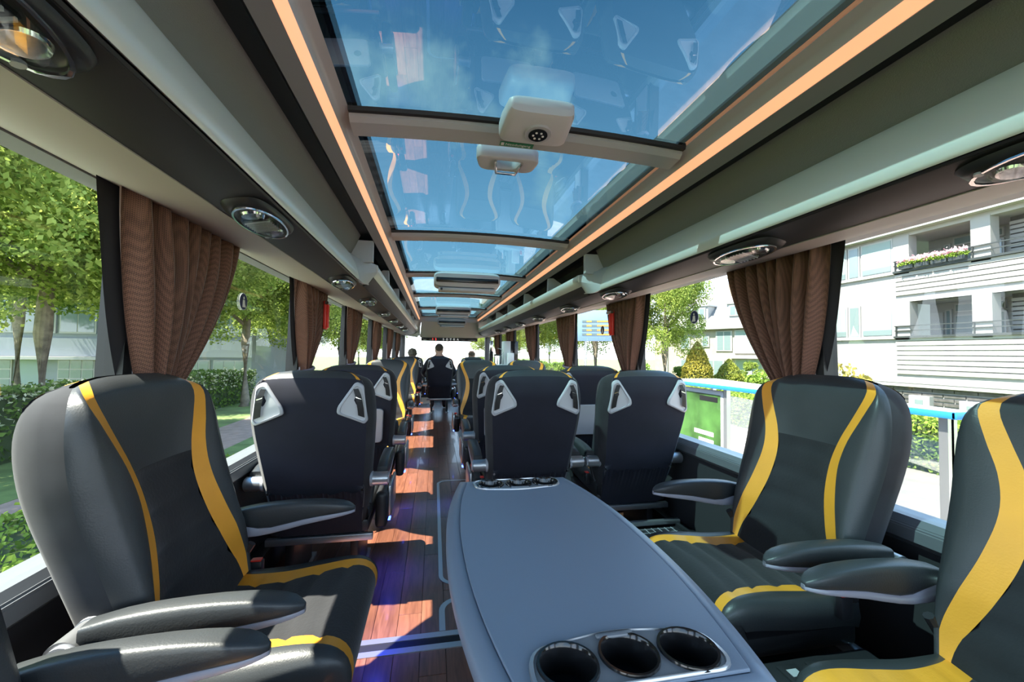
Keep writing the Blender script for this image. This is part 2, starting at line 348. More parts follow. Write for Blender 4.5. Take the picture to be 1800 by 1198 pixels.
PILL = [-0.15, 1.42, 2.87, 4.30, 5.92, 7.62, 9.3]
for side, sname in ((-1, 'left'), (1, 'right')):
    s = side
    w = empty('wall_' + sname, kind='structure')
    box('wall_panel', min(s * 1.19, s * 1.26), max(s * 1.19, s * 1.26), Y0, 11.4, -0.1, 0.655, WALLDARK, w)
    rail = [(1.166, 0.605), (1.168, 0.64), (1.19, 0.672), (1.26, 0.675), (1.26, 0.60), (1.19, 0.585)]
    extrude_y('sill_rail', rail if s > 0 else mirx(rail), Y0, 9.6, RAIL, w)
    for k in range(5):
        q = 1.170 + k * 0.0055; zz = 0.6435 + k * 0.0056
        box('rail_rib', min(s * q, s * (q + .004)), max(s * q, s * (q + .004)), Y0, 9.6, zz - 0.003, zz + 0.004, RAIL, w)
    box('heater_duct', min(s * 1.12, s * 1.19), max(s * 1.12, s * 1.19), Y0, 9.4, 0.03, 0.17, DARKPL, w, 0.015)
    # outer skin above the windows and roof edge
    sk = [(1.185, 1.62), (1.25, 1.62), (1.24, 1.80), (1.14, 2.03), (0.95, 2.09), (0.60, 2.11), (0.60, 1.985), (0.94, 2.065), (1.12, 2.005), (1.20, 1.80)]
    extrude_y('roof_skin', sk if s > 0 else mirx(sk), Y0, 11.4, CEILGREY, w)
    # pillars between the windows, black rubber edges
    for i, py in enumerate(PILL):
        hw = 0.085
        pr = [(1.165, 0.66), (1.235, 0.66), (1.205, 1.64), (1.135, 1.64)]
        pl = pr if s > 0 else mirx(pr)
        extrude_y('window_pillar', pl, py - hw, py + hw, PILLAR, w)
        for e in (-1, 1):
            pr2 = [(1.172, 0.66), (1.238, 0.66), (1.208, 1.64), (1.142, 1.64)]
            a = py + e * hw; b = py + e * (hw + 0.035)
            extrude_y('window_rubber', pr2 if s > 0 else mirx(pr2), min(a, b), max(a, b), BLACK, w)
    # panes
    for i in range(len(PILL)):
        ya = PILL[i] + 0.085; yb = PILL[i + 1] - 0.085 if i + 1 < len(PILL) else 11.3
        g = mk('window_%d' % (i + 1 + (20 if s > 0 else 0)),
               [(s * 1.215, ya, .67), (s * 1.215, yb, .67), (s * 1.186, yb, 1.63), (s * 1.186, ya, 1.63)], [[0, 1, 2, 3]], SIDEGLASS)
        tag(g, kind='structure')
    # ceiling run: roof frame, led, ceiling strip, recess, rack
    c = empty('trim_%d' % (1 if s < 0 else 2), kind='structure')
    def st(name, pl, t, y0, y1, m, sm=40): return strip_y(name, pl if s > 0 else mirx(pl), t if s > 0 else -t, y0, y1, m, c, sm)
    st('roof_frame', [(0.585, 1.970), (0.598, 1.967), (0.610, 1.958), (0.622, 1.954), (0.631, 1.944), (0.636, 1.925)], 0.02, Y0, YF, ROOFGREY)
    st('gasket', [(0.572, 1.974), (0.592, 1.969)], 0.012, Y0, YF, BLACK)
    st('led_strip', [(0.6335, 1.924), (0.640, 1.905), (0.650, 1.892)], 0.006, Y0, YF - 0.3, LED)
    st('led_channel', [(0.6385, 1.926), (0.6455, 1.904), (0.656, 1.890)], 0.012, Y0, YF, CEILGREY)
    st('ceiling_strip', [(0.650, 1.890), (0.695, 1.866)], 0.02, Y0, YF, CEILGREY)
    st('recess_strip', [(0.695, 1.869), (0.72, 1.900), (0.775, 1.900)], 0.012, Y0, YF, BLACK)
    st('rack_back', [(0.775, 1.90), (0.80, 1.84), (0.832, 1.775), (0.83, 1.72)], 0.012, Y0, 2.62, FABRIC)
    st('rack_lip', [(0.822, 1.768), (0.812, 1.757), (0.797, 1.735), (0.780, 1.70), (0.766, 1.655), (0.758, 1.615), (0.764, 1.606)], 0.012, Y0, 2.62, LIP, 60)
    st('rack_gap', [(0.764, 1.612), (0.79, 1.618)], 0.008, Y0, YF, BLACK)
    st('service_edge', [(0.771, 1.606), (0.776, 1.599)], 0.004, Y0, YF, DARKPL)
    st('service_panel', [(0.774, 1.600), (0.81, 1.587), (0.86, 1.576), (0.908, 1.571)], 0.02, Y0, YF, SERVICE)
    st('window_cove', [(0.908, 1.568), (0.98, 1.569), (1.06, 1.581), (1.13, 1.604), (1.19, 1.628)], 0.02, Y0, YF, COVE)
    # open luggage rack further forward
    st('rack_shelf', [(0.775, 1.612), (0.745, 1.632), (0.720, 1.668)], 0.016, 2.72, YF, SERVICE)
    st('rack_rail', [(0.722, 1.668), (0.700, 1.70), (0.694, 1.722), (0.702, 1.732)], 0.016, 2.72, YF, LIP, 60)
    st('rack_wall', [(0.86, 1.90), (0.89, 1.70), (0.86, 1.64)], 0.012, 2.62, YF, WALLDARK)
    st('added_glow_strip', [(0.742, 1.630), (0.722, 1.660)], -0.006, 6.0, 9.5, ADDGLOW)  # added glowing strip: stands in for sun on the lip, fills the front
    for yb in (3.55, 4.55, 5.6, 6.7, 7.9):
        pr = [(0.70, 1.735), (0.705, 1.87), (0.75, 1.87), (0.86, 1.80), (0.87, 1.68), (0.74, 1.66)]
        extrude_y('rack_bracket', pr if s > 0 else mirx(pr), yb, yb + 0.05, LITEGREY, c)
    # moulded end of the closed rack
    capv, capf = [], []
    secs = [(2.50, [(0.760, 1.607), (0.768, 1.66), (0.80, 1.74), (0.825, 1.765), (0.86, 1.70), (0.80, 1.61)]),
            (2.60, [(0.752, 1.600), (0.745, 1.66), (0.775, 1.75), (0.815, 1.775), (0.86, 1.70), (0.80, 1.605)]),
            (2.74, [(0.742, 1.612), (0.680, 1.70), (0.684, 1.742), (0.78, 1.755), (0.86, 1.70), (0.80, 1.61)]),
            (2.82, [(0.742, 1.622), (0.686, 1.705), (0.690, 1.738), (0.78, 1.748), (0.85, 1.70), (0.80, 1.615)])]
    for y, pr in secs:
        capv += [(s * x, y, z) for x, z in pr]
    for a in range(3):
        for k in range(6): capf.append([a * 6 + k, a * 6 + (k + 1) % 6, a * 6 + 6 + (k + 1) % 6, a * 6 + 6 + k])
    capf += [list(range(6)), list(range(18, 24))]
    mk('rack_end_cap', capv, capf, LITEGREY, c, auto=35)
    pr = [(0.70, 1.74), (0.70, 1.87), (0.83, 1.87), (0.85, 1.72)]
    extrude_y('rack_end_wall', pr if s > 0 else mirx(pr), 2.62, 2.66, LITEGREY, c)

wb = empty('wall_back', kind='structure')
box('back_panel', -1.26, 1.26, Y0 - 0.08, Y0, -0.1, 0.75, WALLDARK, wb); box('back_header', -1.26, 1.26, Y0 - 0.08, Y0, 1.78, 2.12, CEILGREY, wb)
for s in (-1, 1): box('back_post', min(s * 1.08, s * 1.26), max(s * 1.08, s * 1.26), Y0 - 0.08, Y0, 0.75, 1.78, PILLAR, wb)
tag(mk('window_61', [(-1.08, Y0 - .04, .75), (1.08, Y0 - .04, .75), (1.08, Y0 - .04, 1.78), (-1.08, Y0 - .04, 1.78)], [[0, 1, 2, 3]], SIDEGLASS), kind='structure')

# ---------------------------------------------------------------- glass roof and its cross bars
def arch(x): return 1.965 + 0.020 * (1 - (x / 0.6) ** 2)
BARS = [(1.365, 1.475), (2.70, 2.81), (4.06, 4.15), (5.55, 5.64), (7.20, 7.29), (8.9, 9.0)]
edges = [Y0] + [v for b in BARS for v in b]
roof = empty('ceiling', kind='structure')
NX = 16
for i, (a, b) in enumerate(BARS):
    pr = []
    xs_ = [-0.60 + 1.2 * k / NX for k in range(NX + 1)]
    ring = [(a, -0.004), (a + 0.003, -0.020), (a + 0.018, -0.033), (b - 0.02, -0.040), (b - 0.005, -0.032), (b, -0.004), ((a + b) / 2, 0.02)]
    v = [(x, y, arch(x) + dz) for x in xs_ for y, dz in ring]; n = len(ring)
    f = [[k * n + j, k * n + (j + 1) % n, (k + 1) * n + (j + 1) % n, (k + 1) * n + j] for k in range(NX) for j in range(n)]
    f += [list(range(n)), list(range(NX * n, NX * n + n))]
    mk('cross_bar', v, f, ROOFGREY, roof, auto=30)
    v = [(x, y, arch(x) + dz) for x in xs_ for y, dz in [(a - 0.022, 0.0), (a - 0.018, -0.012), (a - 0.002, -0.012), (a, 0.0)]]
    f = [[k * 4 + j, k * 4 + (j + 1) % 4, k * 4 + 4 + (j + 1) % 4, k * 4 + 4 + j] for k in range(NX) for j in range(4)]
    mk('bar_gasket', v, f, BLACK, roof, auto=30)
gy = [Y0]
for a, b in BARS: gy += [a, b]
for i in range(0, len(gy), 2):
    ya, yb = gy[i], (gy[i + 1] if i + 1 < len(gy) else YF)
    v = []; f = []
    for k in range(NX + 1):
        x = -0.60 + 1.2 * k / NX; v += [(x, ya, arch(x)), (x, yb, arch(x))]
    for k in range(NX): f.append([2 * k, 2 * k + 1, 2 * k + 3, 2 * k + 2])
    tag(mk('window_%d' % (41 + i // 2), v, f, ROOFGLASS, None, smooth=True), kind='structure')

# ---------------------------------------------------------------- front end: header, windscreen, dash
fr = empty('wall_front', kind='structure')
hv = [(-0.64, 9.05, 1.93), (0.64, 9.05, 1.93), (0.56, 9.15, 1.80), (-0.56, 9.15, 1.80), (-0.90, 9.80, 1.58), (0.90, 9.80, 1.58), (-0.50, 9.75, 1.52), (0.60, 9.75, 1.52)]
mk('header_slope', [(-0.60, 9.10, 1.86), (0.60, 9.10, 1.86), (0.70, 9.80, 1.53), (-0.65, 9.80, 1.53)], [[0, 1, 2, 3]], HEADERGREY, fr)
for s in (-1, 1):
    box('header_wing', min(s * .64, s * 1.2), max(s * .64, s * 1.2), 9.60, 9.63, 1.56, 2.07, HEADERGREY, fr)
    mk('header_side', [(s * .60, 9.10, 1.86), (s * .70, 9.80, 1.53), (s * 1.19, 9.80, 1.60), (s * .95, 9.10, 1.92)], [[0, 1, 2, 3]], HEADERGREY, fr)
    mk('header_cheek', [(s * .60, 9.10, 1.86), (s * .95, 9.10, 1.92), (s * .8, 9.02, 2.06), (s * .58, 9.02, 2.06)], [[0, 1, 2, 3]], LITEGREY, fr)
mk('header_top', [(-.6, 9.10, 1.86), (.6, 9.10, 1.86), (.6, 9.06, 2.03), (-.6, 9.06, 2.03)], [[0, 1, 2, 3]], LITEGREY, fr)
box('header_roof', -1.2, 1.2, 9.60, 11.5, 2.06, 2.10, CEILGREY, fr)
box('header_band', -0.62, 0.72, 9.79, 9.84, 1.45, 1.53, SERVICE, fr, 0.01)
box('dashboard', -1.18, 1.18, 10.9, 11.5, -0.1, 0.72, DARKPL, fr, 0.06)
for s in (-1, 1): box('screen_pillar', min(s * 1.1, s * 1.24), max(s * 1.1, s * 1.24), 11.35, 11.5, 0.0, 2.08, DARKPL, fr)
tag(mk('window_60', [(-1.15, 11.46, .66), (1.15, 11.46, .66), (1.15, 11.40, 2.06), (-1.15, 11.40, 2.06)], [[0, 1, 2, 3]], SIDEGLASS), kind='structure')
R90 = Matrix.Rotation(math.radians(90), 4, 'X')
sg = empty('coach_sign', (0.05, 9.785, 1.49), label='dark header strip with white SETRA lettering and red clock digits', cat='sign')
box('sign_panel', -0.62, 0.62, -0.004, 0.004, -0.036, 0.036, GLOSSBLK, sg, 0.002)
for k, ch in enumerate('SETRA'): text('letter', ch, 0.078, SIGNLET, sg, Matrix.Translation((-0.15 + 0.085 * k, -0.006, 0)) @ R90)
for k, ch in enumerate('12'): text('clock_digit', ch, 0.07, REDLED, sg, Matrix.Translation((-0.40 + 0.07 * k, -0.006, 0.004)) @ R90)
mir = empty('rear_view_mirror', (0.02, 10.2, 1.36), label='small dark interior mirror hanging in the windscreen', cat='mirror')
box('mirror_case', -0.11, 0.11, -0.015, 0.015, -0.035, 0.035, DARKPL, mir, 0.012); box('mirror_glass', -0.10, 0.10, -0.018, -0.0155, -0.027, 0.027, CHROME, mir)
cyl('mirror_stem', (0, 0.01, 0.03), (0, 0.03, 0.18), 0.008, DARKPL, mir, 8)

# ---------------------------------------------------------------- things fixed to the roof
hu = empty('roof_hatch_speaker', (0, 1.312, 1.968), label='grey roof hatch handle housing with round lamp on the cross bar', cat='hatch unit')
secs = [(-0.142, -0.018, -0.040, 0.092), (-0.138, -0.008, -0.056, 0.100), (-0.122, 0.0, -0.064, 0.106), (-0.04, 0.01, -0.074, 0.114), (0.000, 0.0, -0.076, 0.116), (0.012, -0.012, -0.073, 0.112), (0.016, -0.03, -0.066, 0.108)]
v, f = [], []; NS = 28
for y, zt, zb, hw in secs:
    for k in range(NS):
        t = 2 * math.pi * k / NS; ct, st_ = math.cos(t), math.sin(t)
        px = hw * math.copysign(abs(ct) ** 0.35, ct); pz = (zt + zb) / 2 + (zt - zb) / 2 * math.copysign(abs(st_) ** 0.45, st_)
        v.append((px, y, pz))
for a in range(len(secs) - 1):
    for k in range(NS): f.append([a * NS + k, a * NS + (k + 1) % NS, (a + 1) * NS + (k + 1) % NS, (a + 1) * NS + k])
f += [list(range(NS)), list(range((len(secs) - 1) * NS, len(secs) * NS))]
mk('housing', v, f, LITEGREY, hu, auto=45)
# lamp let into the sloping underside
nrm = Vector((0, -0.10, -1)).normalized(); cen = Vector((0.005, -0.055, -0.072))
lamp_d = empty('lamp', cen, parent=hu)
cyl('lamp_ring', cen + nrm * -0.01, cen + nrm * 0.006, 0.047, PALEGREY, hu, 28, 0.043)
lm = cyl('lamp_glass', cen + nrm * 0.002, cen + nrm * 0.0085, 0.031, GLOSSBLK, hu, 24)
bpy.data.objects.remove(lamp_d)
ax = nrm.cross(Vector((1, 0, 0))).normalized()
for k in range(6):
    a = 2 * math.pi * k / 6; p = cen + nrm * 0.008 + (Vector((1, 0, 0)) * math.cos(a) + ax * math.sin(a)) * 0.016
    cyl('led_chip', p, p + nrm * 0.002, 0.004, WHITE, lm, 8)
hb = empty('roof_hatch_bowl', (-0.035, 1.565, 1.957), label='grey hatch bowl with chrome pull handle under the roof glass', cat='hatch bowl')
o = plate('bowl', roundpoly([(-0.14, -0.05), (0.12, -0.05), (0.105, 0.07), (-0.11, 0.07)], 0.04), [roundpoly([(-0.055, -0.02), (0.045, -0.02), (0.03, 0.045), (-0.04, 0.045)], 0.015)], 0.05, LITEGREY, hb, 0.008)
tube('pull_handle', [(-0.058, -0.03, -0.03), (-0.045, 0.05, -0.04), (0.035, 0.05, -0.04), (0.048, -0.03, -0.03)], 0.006, CHROME, hb, 8)
stk = empty('exit_sticker', (-0.03, 1.434, 1.9455), label='green Nooduitgang emergency exit sticker on the cross bar', cat='sticker')
stk.rotation_euler = (math.radians(180 - 5), 0, 0)
box('sticker_face', -0.062, 0.062, -0.0125, 0.0125, 0.000, 0.0015, GREEN, stk)
text('lettering', 'Nooduitgang', 0.018, WHITE, stk, Matrix.Translation((0.005, 0.0, 0.002)), 0.0003)['kind'] = 'stuff'
box('pictogram', -0.058, -0.047, -0.008, 0.008, 0.0015, 0.002, WHITE, stk)

def monitor(loc, w, label, h=0.19):
    m = empty('ceiling_monitor', loc, label=label, cat='monitor', group='fold-down monitors under the roof bars')
    hw = w / 2
    secs = [(-0.08, -0.02, 0.05, hw * 0.96), (-0.05, -0.075, 0.075, hw), (0.10, -0.09, 0.08, hw), (0.13, -0.05, 0.06, hw * 0.94)]
    v, f = [], []; N = 28
    for y, zb, zt, q in secs:
        for k in range(N):
            t = 2 * math.pi * k / N; ct, s_ = math.cos(t), math.sin(t)
            v.append((q * math.copysign(abs(ct) ** 0.3, ct), y, (zt + zb) / 2 + (zt - zb) / 2 * math.copysign(abs(s_) ** 0.5, s_)))
    for a in range(3):
        for k in range(N): f.append([a * N + k, a * N + (k + 1) % N, (a + 1) * N + (k + 1) % N, (a + 1) * N + k])
    f += [list(range(N)), list(range(3 * N, 4 * N))]
    mk('housing', v, f, LITEGREY, m, auto=45)
    box('screen', -hw * .93, hw * .93, -0.085, -0.05, -0.035, 0.012, GLOSSBLK, m, 0.008)
    b = box('flap', -hw * .86, hw * .86, -0.06, 0.08, -0.118, -0.082, LITEGREY, m, 0.01)
    box('latch', -hw * .80, -hw * .74, -0.066, -0.058, -0.112, -0.09, DARKPL, b)
monitor((0.0, 4.06, 1.905), 0.66, 'broad grey fold-down monitor under the roof, nearest the hatch lamp')
monitor((0.0, 7.0, 1.905), 0.60, 'grey fold-down monitor hanging halfway to the windscreen')
monitor((0.06, 9.0, 1.86), 0.62, 'grey monitor above the header strip at the windscreen')

# reading lamp and air vent units in the dark service panel
def service_unit(s, y, label, group, full):
    u = empty('service_unit', (s * 0.835, y, 1.575), label=label, cat='reading lamp', group=group)
    u.rotation_euler = (0, s * math.radians(11), 0)
    N = 28; v = [(0, 0, -0.013)]; f = []
    rings = [(0.5, -0.0125), (0.8, -0.011), (0.93, -0.006), (1.0, 0.006)]
    for r_, z in rings:
        for k in range(N):
            t = 2 * math.pi * k / N; ct, s_ = math.cos(t), math.sin(t)
            v.append((0.062 * r_ * math.copysign(abs(ct) ** .55, ct), 0.165 * r_ * math.copysign(abs(s_) ** .7, s_), z))
    for k in range(N): f.append([0, 1 + (k + 1) % N, 1 + k])
    for a in range(3):
        for k in range(N): f.append([1 + a * N + k, 1 + a * N + (k + 1) % N, 1 + (a + 1) * N + (k + 1) % N, 1 + (a + 1) * N + k])
    mk('bezel', v, f, DARKPL, u, auto=50)
    plate('chrome_rim', [(p[0], p[1]) for p in circle(0, 0, 0.055, 28, 0.148)], [circle(0, 0, 0.051, 28, 0.140)], 0.004, CHROME, u, 0, lambda c: Vector((c.x, c.y, c.z - 0.0155 + 0.8 * c.x * c.x)))
    if full:
        for q in (-1, 1):
            l = cyl('reading_lamp', (0.004, q * 0.082, -0.009), (0.004, q * 0.082, -0.018), 0.030, CHROME, u, 20, 0.026)
            cyl('bulb_lens', (0.004, q * 0.082, -0.0175), (0.004, q * 0.082, -0.0205), 0.021, CLEAR, l, 16)
        vt = box('air_vent', -0.036, 0.036, -0.045, 0.045, -0.019, -0.010, GLOSSBLK, u, 0.003)
        for k in range(6): box('vent_slat', -0.034, 0.034, -0.040 + k * 0.0155, -0.037 + k * 0.0155, -0.024, -0.018, PALEGREY, vt)
        cyl('call_button', (-0.03, 0.118, -0.012), (-0.03, 0.118, -0.017), 0.008, PALEGREY, u, 12)
        mk('clear_cover', [(0.040 * math.cos(2 * math.pi * k / 24), 0.112 * math.sin(2 * math.pi * k / 24), -0.0255) for k in range(24)] + [(0.046 * math.cos(2 * math.pi * k / 24), 0.122 * math.sin(2 * math.pi * k / 24), -0.014) for k in range(24)],
           [list(range(24))] + [[k, (k + 1) % 24, 24 + (k + 1) % 24, 24 + k] for k in range(24)], CLEAR, u, auto=50)
    return u
SY = [0.52, 1.335, 2.45, 3.35, 4.40, 5.35, 6.35, 7.35]
for s, nm in ((-1, 'lawn'), (1, 'bus shelter')):
    for i, y in enumerate(SY):
        if i == 0: lb = 'dark oval reading lamp unit above the rearmost window on the %s side' % nm
        elif i == 1: lb = 'dark oval reading lamp unit with slatted vent by the first curtain, %s side' % nm
        else: lb = '%s reading lamp unit forward of the one by the first curtain, %s side' % (('first', 'second', 'third', 'fourth', 'fifth', 'sixth')[i - 2], nm)
        service_unit(s, y, lb, 'reading lamp units on the %s side' % nm, True)

# ================================================================== SEATS
ZS = [0.27, 0.34, 0.42, 0.46, 0.52, 0.60, 0.70, 0.80, 0.88, 0.96, 1.02, 1.055, 1.08, 1.092]
HW = [0.200, 0.213, 0.224, 0.229, 0.235, 0.241, 0.250, 0.258, 0.262, 0.258, 0.247, 0.233, 0.212, 0.185]
TH = [0.070, 0.090, 0.105, 0.112, 0.118, 0.122, 0.125, 0.128, 0.130, 0.128, 0.115, 0.095, 0.060, 0.018]
XS = [0.185, 0.195, 0.202, 0.198, 0.172, 0.140, 0.112, 0.106, 0.124, 0.158, 0.182, 0.186, 0.176, 0.158]
SW = [0.012, 0.015, 0.016, 0.024, 0.045, 0.055, 0.055, 0.046, 0.040, 0.038, 0.036, 0.034, 0.030, 0.026]
YFZ = [-0.115, -0.120, -0.138, -0.150, -0.170, -0.195, -0.225, -0.255, -0.272, -0.285, -0.294, -0.304, -0.320, -0.340]
def st_at(z): return [smooth_interp(z, ZS, a) for a in (HW, TH, XS, SW, YFZ)]
def rear_y(x, z):
    hw, t, xs, sw, yf = st_at(z); q = min(1, abs(x) / hw)
    return yf - t * (1.05 - 0.07 * q ** 2 - 0.35 * max(0, q - 0.85) ** 1.2)
def build_backrest(parent):
    zs = sorted(set([round(0.27 + (1.092 - 0.27) * k / 44, 4) for k in range(45)] + [0.395, 0.86, 1.06, 1.086, 1.09]))
    rows = []
    for z in zs:
        hw, t, xs, sw, yf = st_at(z)
        xs = min(xs, hw - sw - 0.012)
        b = interp(z, [0.27, 0.45, 0.6, 0.8, 0.95, 1.06, 1.092], [0.0, 0.02, 0.050, 0.048, 0.036, 0.018, 0.0])
        nc = 6
        half = []
        for k in range(nc + 1): half.append((xs * k / nc, yf + b * 0.25 * (k / nc) ** 3))
        xo = xs + sw; half.append((xo, yf + b * 0.7)); half.append((xo + (hw - xo) * .5, yf + b)); half.append((xo + (hw - xo) * .85, yf + b * 0.75)); 
        half.append((hw, yf - 0.12 * t)); half.append((hw + 0.001, yf - 0.45 * t)); half.append((hw - 0.006, yf - 0.78 * t))
        for x in (hw - 0.028, xo, xs, xs * 2 / 3, xs / 3, 0): half.append((min(x, hw - 0.02), yf - t * (1.05 - 0.07 * (x / hw) ** 2)))
        rows.append((z, half))
    nh = len(rows[0][1])
    def sub(name, c0, c1, m, rsel=lambda z: True, side=1, groove=False):
        v, f = [], []; idx = [i for i, (z, h) in enumerate(rows) if rsel(z)]
        n = c1 - c0 + 1
        for i in idx:
            z, h = rows[i]
            for c in range(c0, c1 + 1):
                x, y = h[c]
                zz = z
                if c >= nh - 7 or True:
                    zz = z - (0.022 * (x / h[10][0]) ** 4 if z > 1.0 else 0) * min(1, (z - 1.0) / 0.08)
                if groove:
                    s = z + 0.9 * x * x
                    if 0.44 < z < 0.86:
                        for g0 in (0.47, 0.56, 0.65, 0.74, 0.83): y -= 0.009 * math.exp(-((s - g0) / 0.010) ** 2)
                v.append((side * x, y, zz))
        for a in range(len(idx) - 1):
            for c in range(n - 1): f.append([a * n + c, a * n + c + 1, (a + 1) * n + c + 1, (a + 1) * n + c])
        return v, f
    def both(name, c0, c1, m, rsel=lambda z: True, groove=False, joined=False):
        v1, f1 = sub(name, c0, c1, m, rsel, 1, groove); v2, f2 = sub(name, c0, c1, m, rsel, -1, groove)
        if joined:
            k = len(v1); bmv = v1 + v2; fs = f1 + [[q + k for q in p] for p in f2]
            me = bpy.data.meshes.new(name); me.from_pydata(bmv, [], fs); bm = bmesh.new(); bm.from_mesh(me)
            bmesh.ops.remove_doubles(bm, verts=bm.verts, dist=1e-5); bmesh.ops.recalc_face_normals(bm, faces=bm.faces); bm.to_mesh(me); bm.free(); me.shade_smooth()
            link(name, me, m, parent)
        else:
            mk(name, v1, f1, m, parent, smooth=True); mk(name, v2, f2, m, parent, smooth=True)
    up = lambda z: z >= 0.395
    both('back_panel', 0, 6, SEATFAB, lambda z: 0.395 <= z <= 0.86, True, True)
    both('head_panel', 0, 6, LEATHER, lambda z: z >= 0.86, False, True)
    both('stripe', 6, 7, YELLOW, up)
    both('bolster', 7, 10, LEATHER, up)
    both('side_cover', 10, 13, SIDEFAB)
    both('back_cover', 13, 18, BACKFAB, lambda z: z <= 1.06, False, True)
    hi = lambda z: z >= 1.06
    both('head_back', 15, 18, LEATHER, hi, False, True); both('stripe_end', 14, 15, YELLOW, hi); both('head_corner', 13, 14, BACKFAB, hi)
def build_cushion(parent):
    path = [(-0.215, 0.405), (-0.17, 0.418), (-0.10, 0.425), (0.0, 0.432), (0.10, 0.444), (0.18, 0.452), (0.225, 0.448), (0.255, 0.430), (0.270, 0.398), (0.268, 0.352), (0.250, 0.310)]
    sp = [0]; 
    for a, b in zip(path, path[1:]): sp.append(sp[-1] + math.hypot(b[0] - a[0], b[1] - a[1]))
    xsk = [0.195, 0.170, 0.146, 0.140, 0.150, 0.165, 0.174, 0.181, 0.188, 0.192, 0.194]
    swk = [0.026, 0.045, 0.050, 0.046, 0.040, 0.036, 0.035, 0.034, 0.032, 0.03, 0.03]
    hwk = [0.222, 0.228, 0.234, 0.238, 0.241, 0.243, 0.243, 0.241, 0.237, 0.232, 0.228]
    rows = []
    for k in range(37):
        s = sp[-1] * k / 36; y, z, xs, sw, hw = [smooth_interp(s, sp, a) for a in ([p[0] for p in path], [p[1] for p in path], xsk, swk, hwk)]
        i = min(35, k); s2 = min(sp[-1], s + 0.004); y2, z2 = smooth_interp(s2, sp, [p[0] for p in path]), smooth_interp(s2, sp, [p[1] for p in path])
        if k == 36: y2, z2 = 2 * y - smooth_interp(s - .004, sp, [p[0] for p in path]), 2 * z - smooth_interp(s - .004, sp, [p[1] for p in path])
        d = Vector((y2 - y, z2 - z)).normalized(); n = Vector((-d.y, d.x))
        b = interp(s, [0, 0.08, 0.3, 0.45, sp[-1]], [0.0, 0.018, 0.014, 0.006, 0.0])
        half = []
        for c in range(7): half.append((xs * c / 6, b * 0.2 * (c / 6) ** 3))
        xo = min(xs + sw, hw - 0.006); half += [(xo, b * .7), (xo + (hw - xo) * .5, b), (hw, b * .2 - 0.01), (hw + 0.003, -0.04), (hw - 0.004, -0.075)]
        g = 0.0
        pts = []
        for j, (x, o) in enumerate(half):
            oo = o
            if j <= 6 and y < 0.23:
                for g0 in (-0.10, -0.01, 0.08, 0.16): oo -= 0.008 * math.exp(-((y - 0.9 * x * x - g0) / 0.010) ** 2)
            nn = n if j < 10 else Vector((0.0, 1.0)) if y < 0.2 else n
            pts.append((x, y + nn.x * oo, max(z + nn.y * oo, 0.30)))
        rows.append(pts)
    def sub(c0, c1, side):
        n = c1 - c0 + 1
        v = [(side * r[c][0], r[c][1], r[c][2]) for r in rows for c in range(c0, c1 + 1)]
        return v, [[a * n + c, a * n + c + 1, (a + 1) * n + c + 1, (a + 1) * n + c] for a in range(len(rows) - 1) for c in range(n - 1)]
    v1, f1 = sub(0, 6, 1); v2, f2 = sub(0, 6, -1); k = len(v1)
    me = bpy.data.meshes.new('cushion_panel'); me.from_pydata(v1 + v2, [], f1 + [[q + k for q in p] for p in f2]); bm = bmesh.new(); bm.from_mesh(me)
    bmesh.ops.remove_doubles(bm, verts=bm.verts, dist=1e-5); bmesh.ops.recalc_face_normals(bm, faces=bm.faces); bm.to_mesh(me); bm.free(); me.shade_smooth(); link('cushion_panel', me, SEATFAB, parent)
    for s in (1, -1):
        v, f = sub(6, 7, s); mk('cushion_stripe', v, f, YELLOW, parent, smooth=True)
        v, f = sub(7, 11, s); mk('cushion_bolster', v, f, LEATHER, parent, smooth=True)
    box('seat_pan', -0.225, 0.225, -0.20, 0.25, 0.285, 0.345, DARKPL, parent, 0.012)
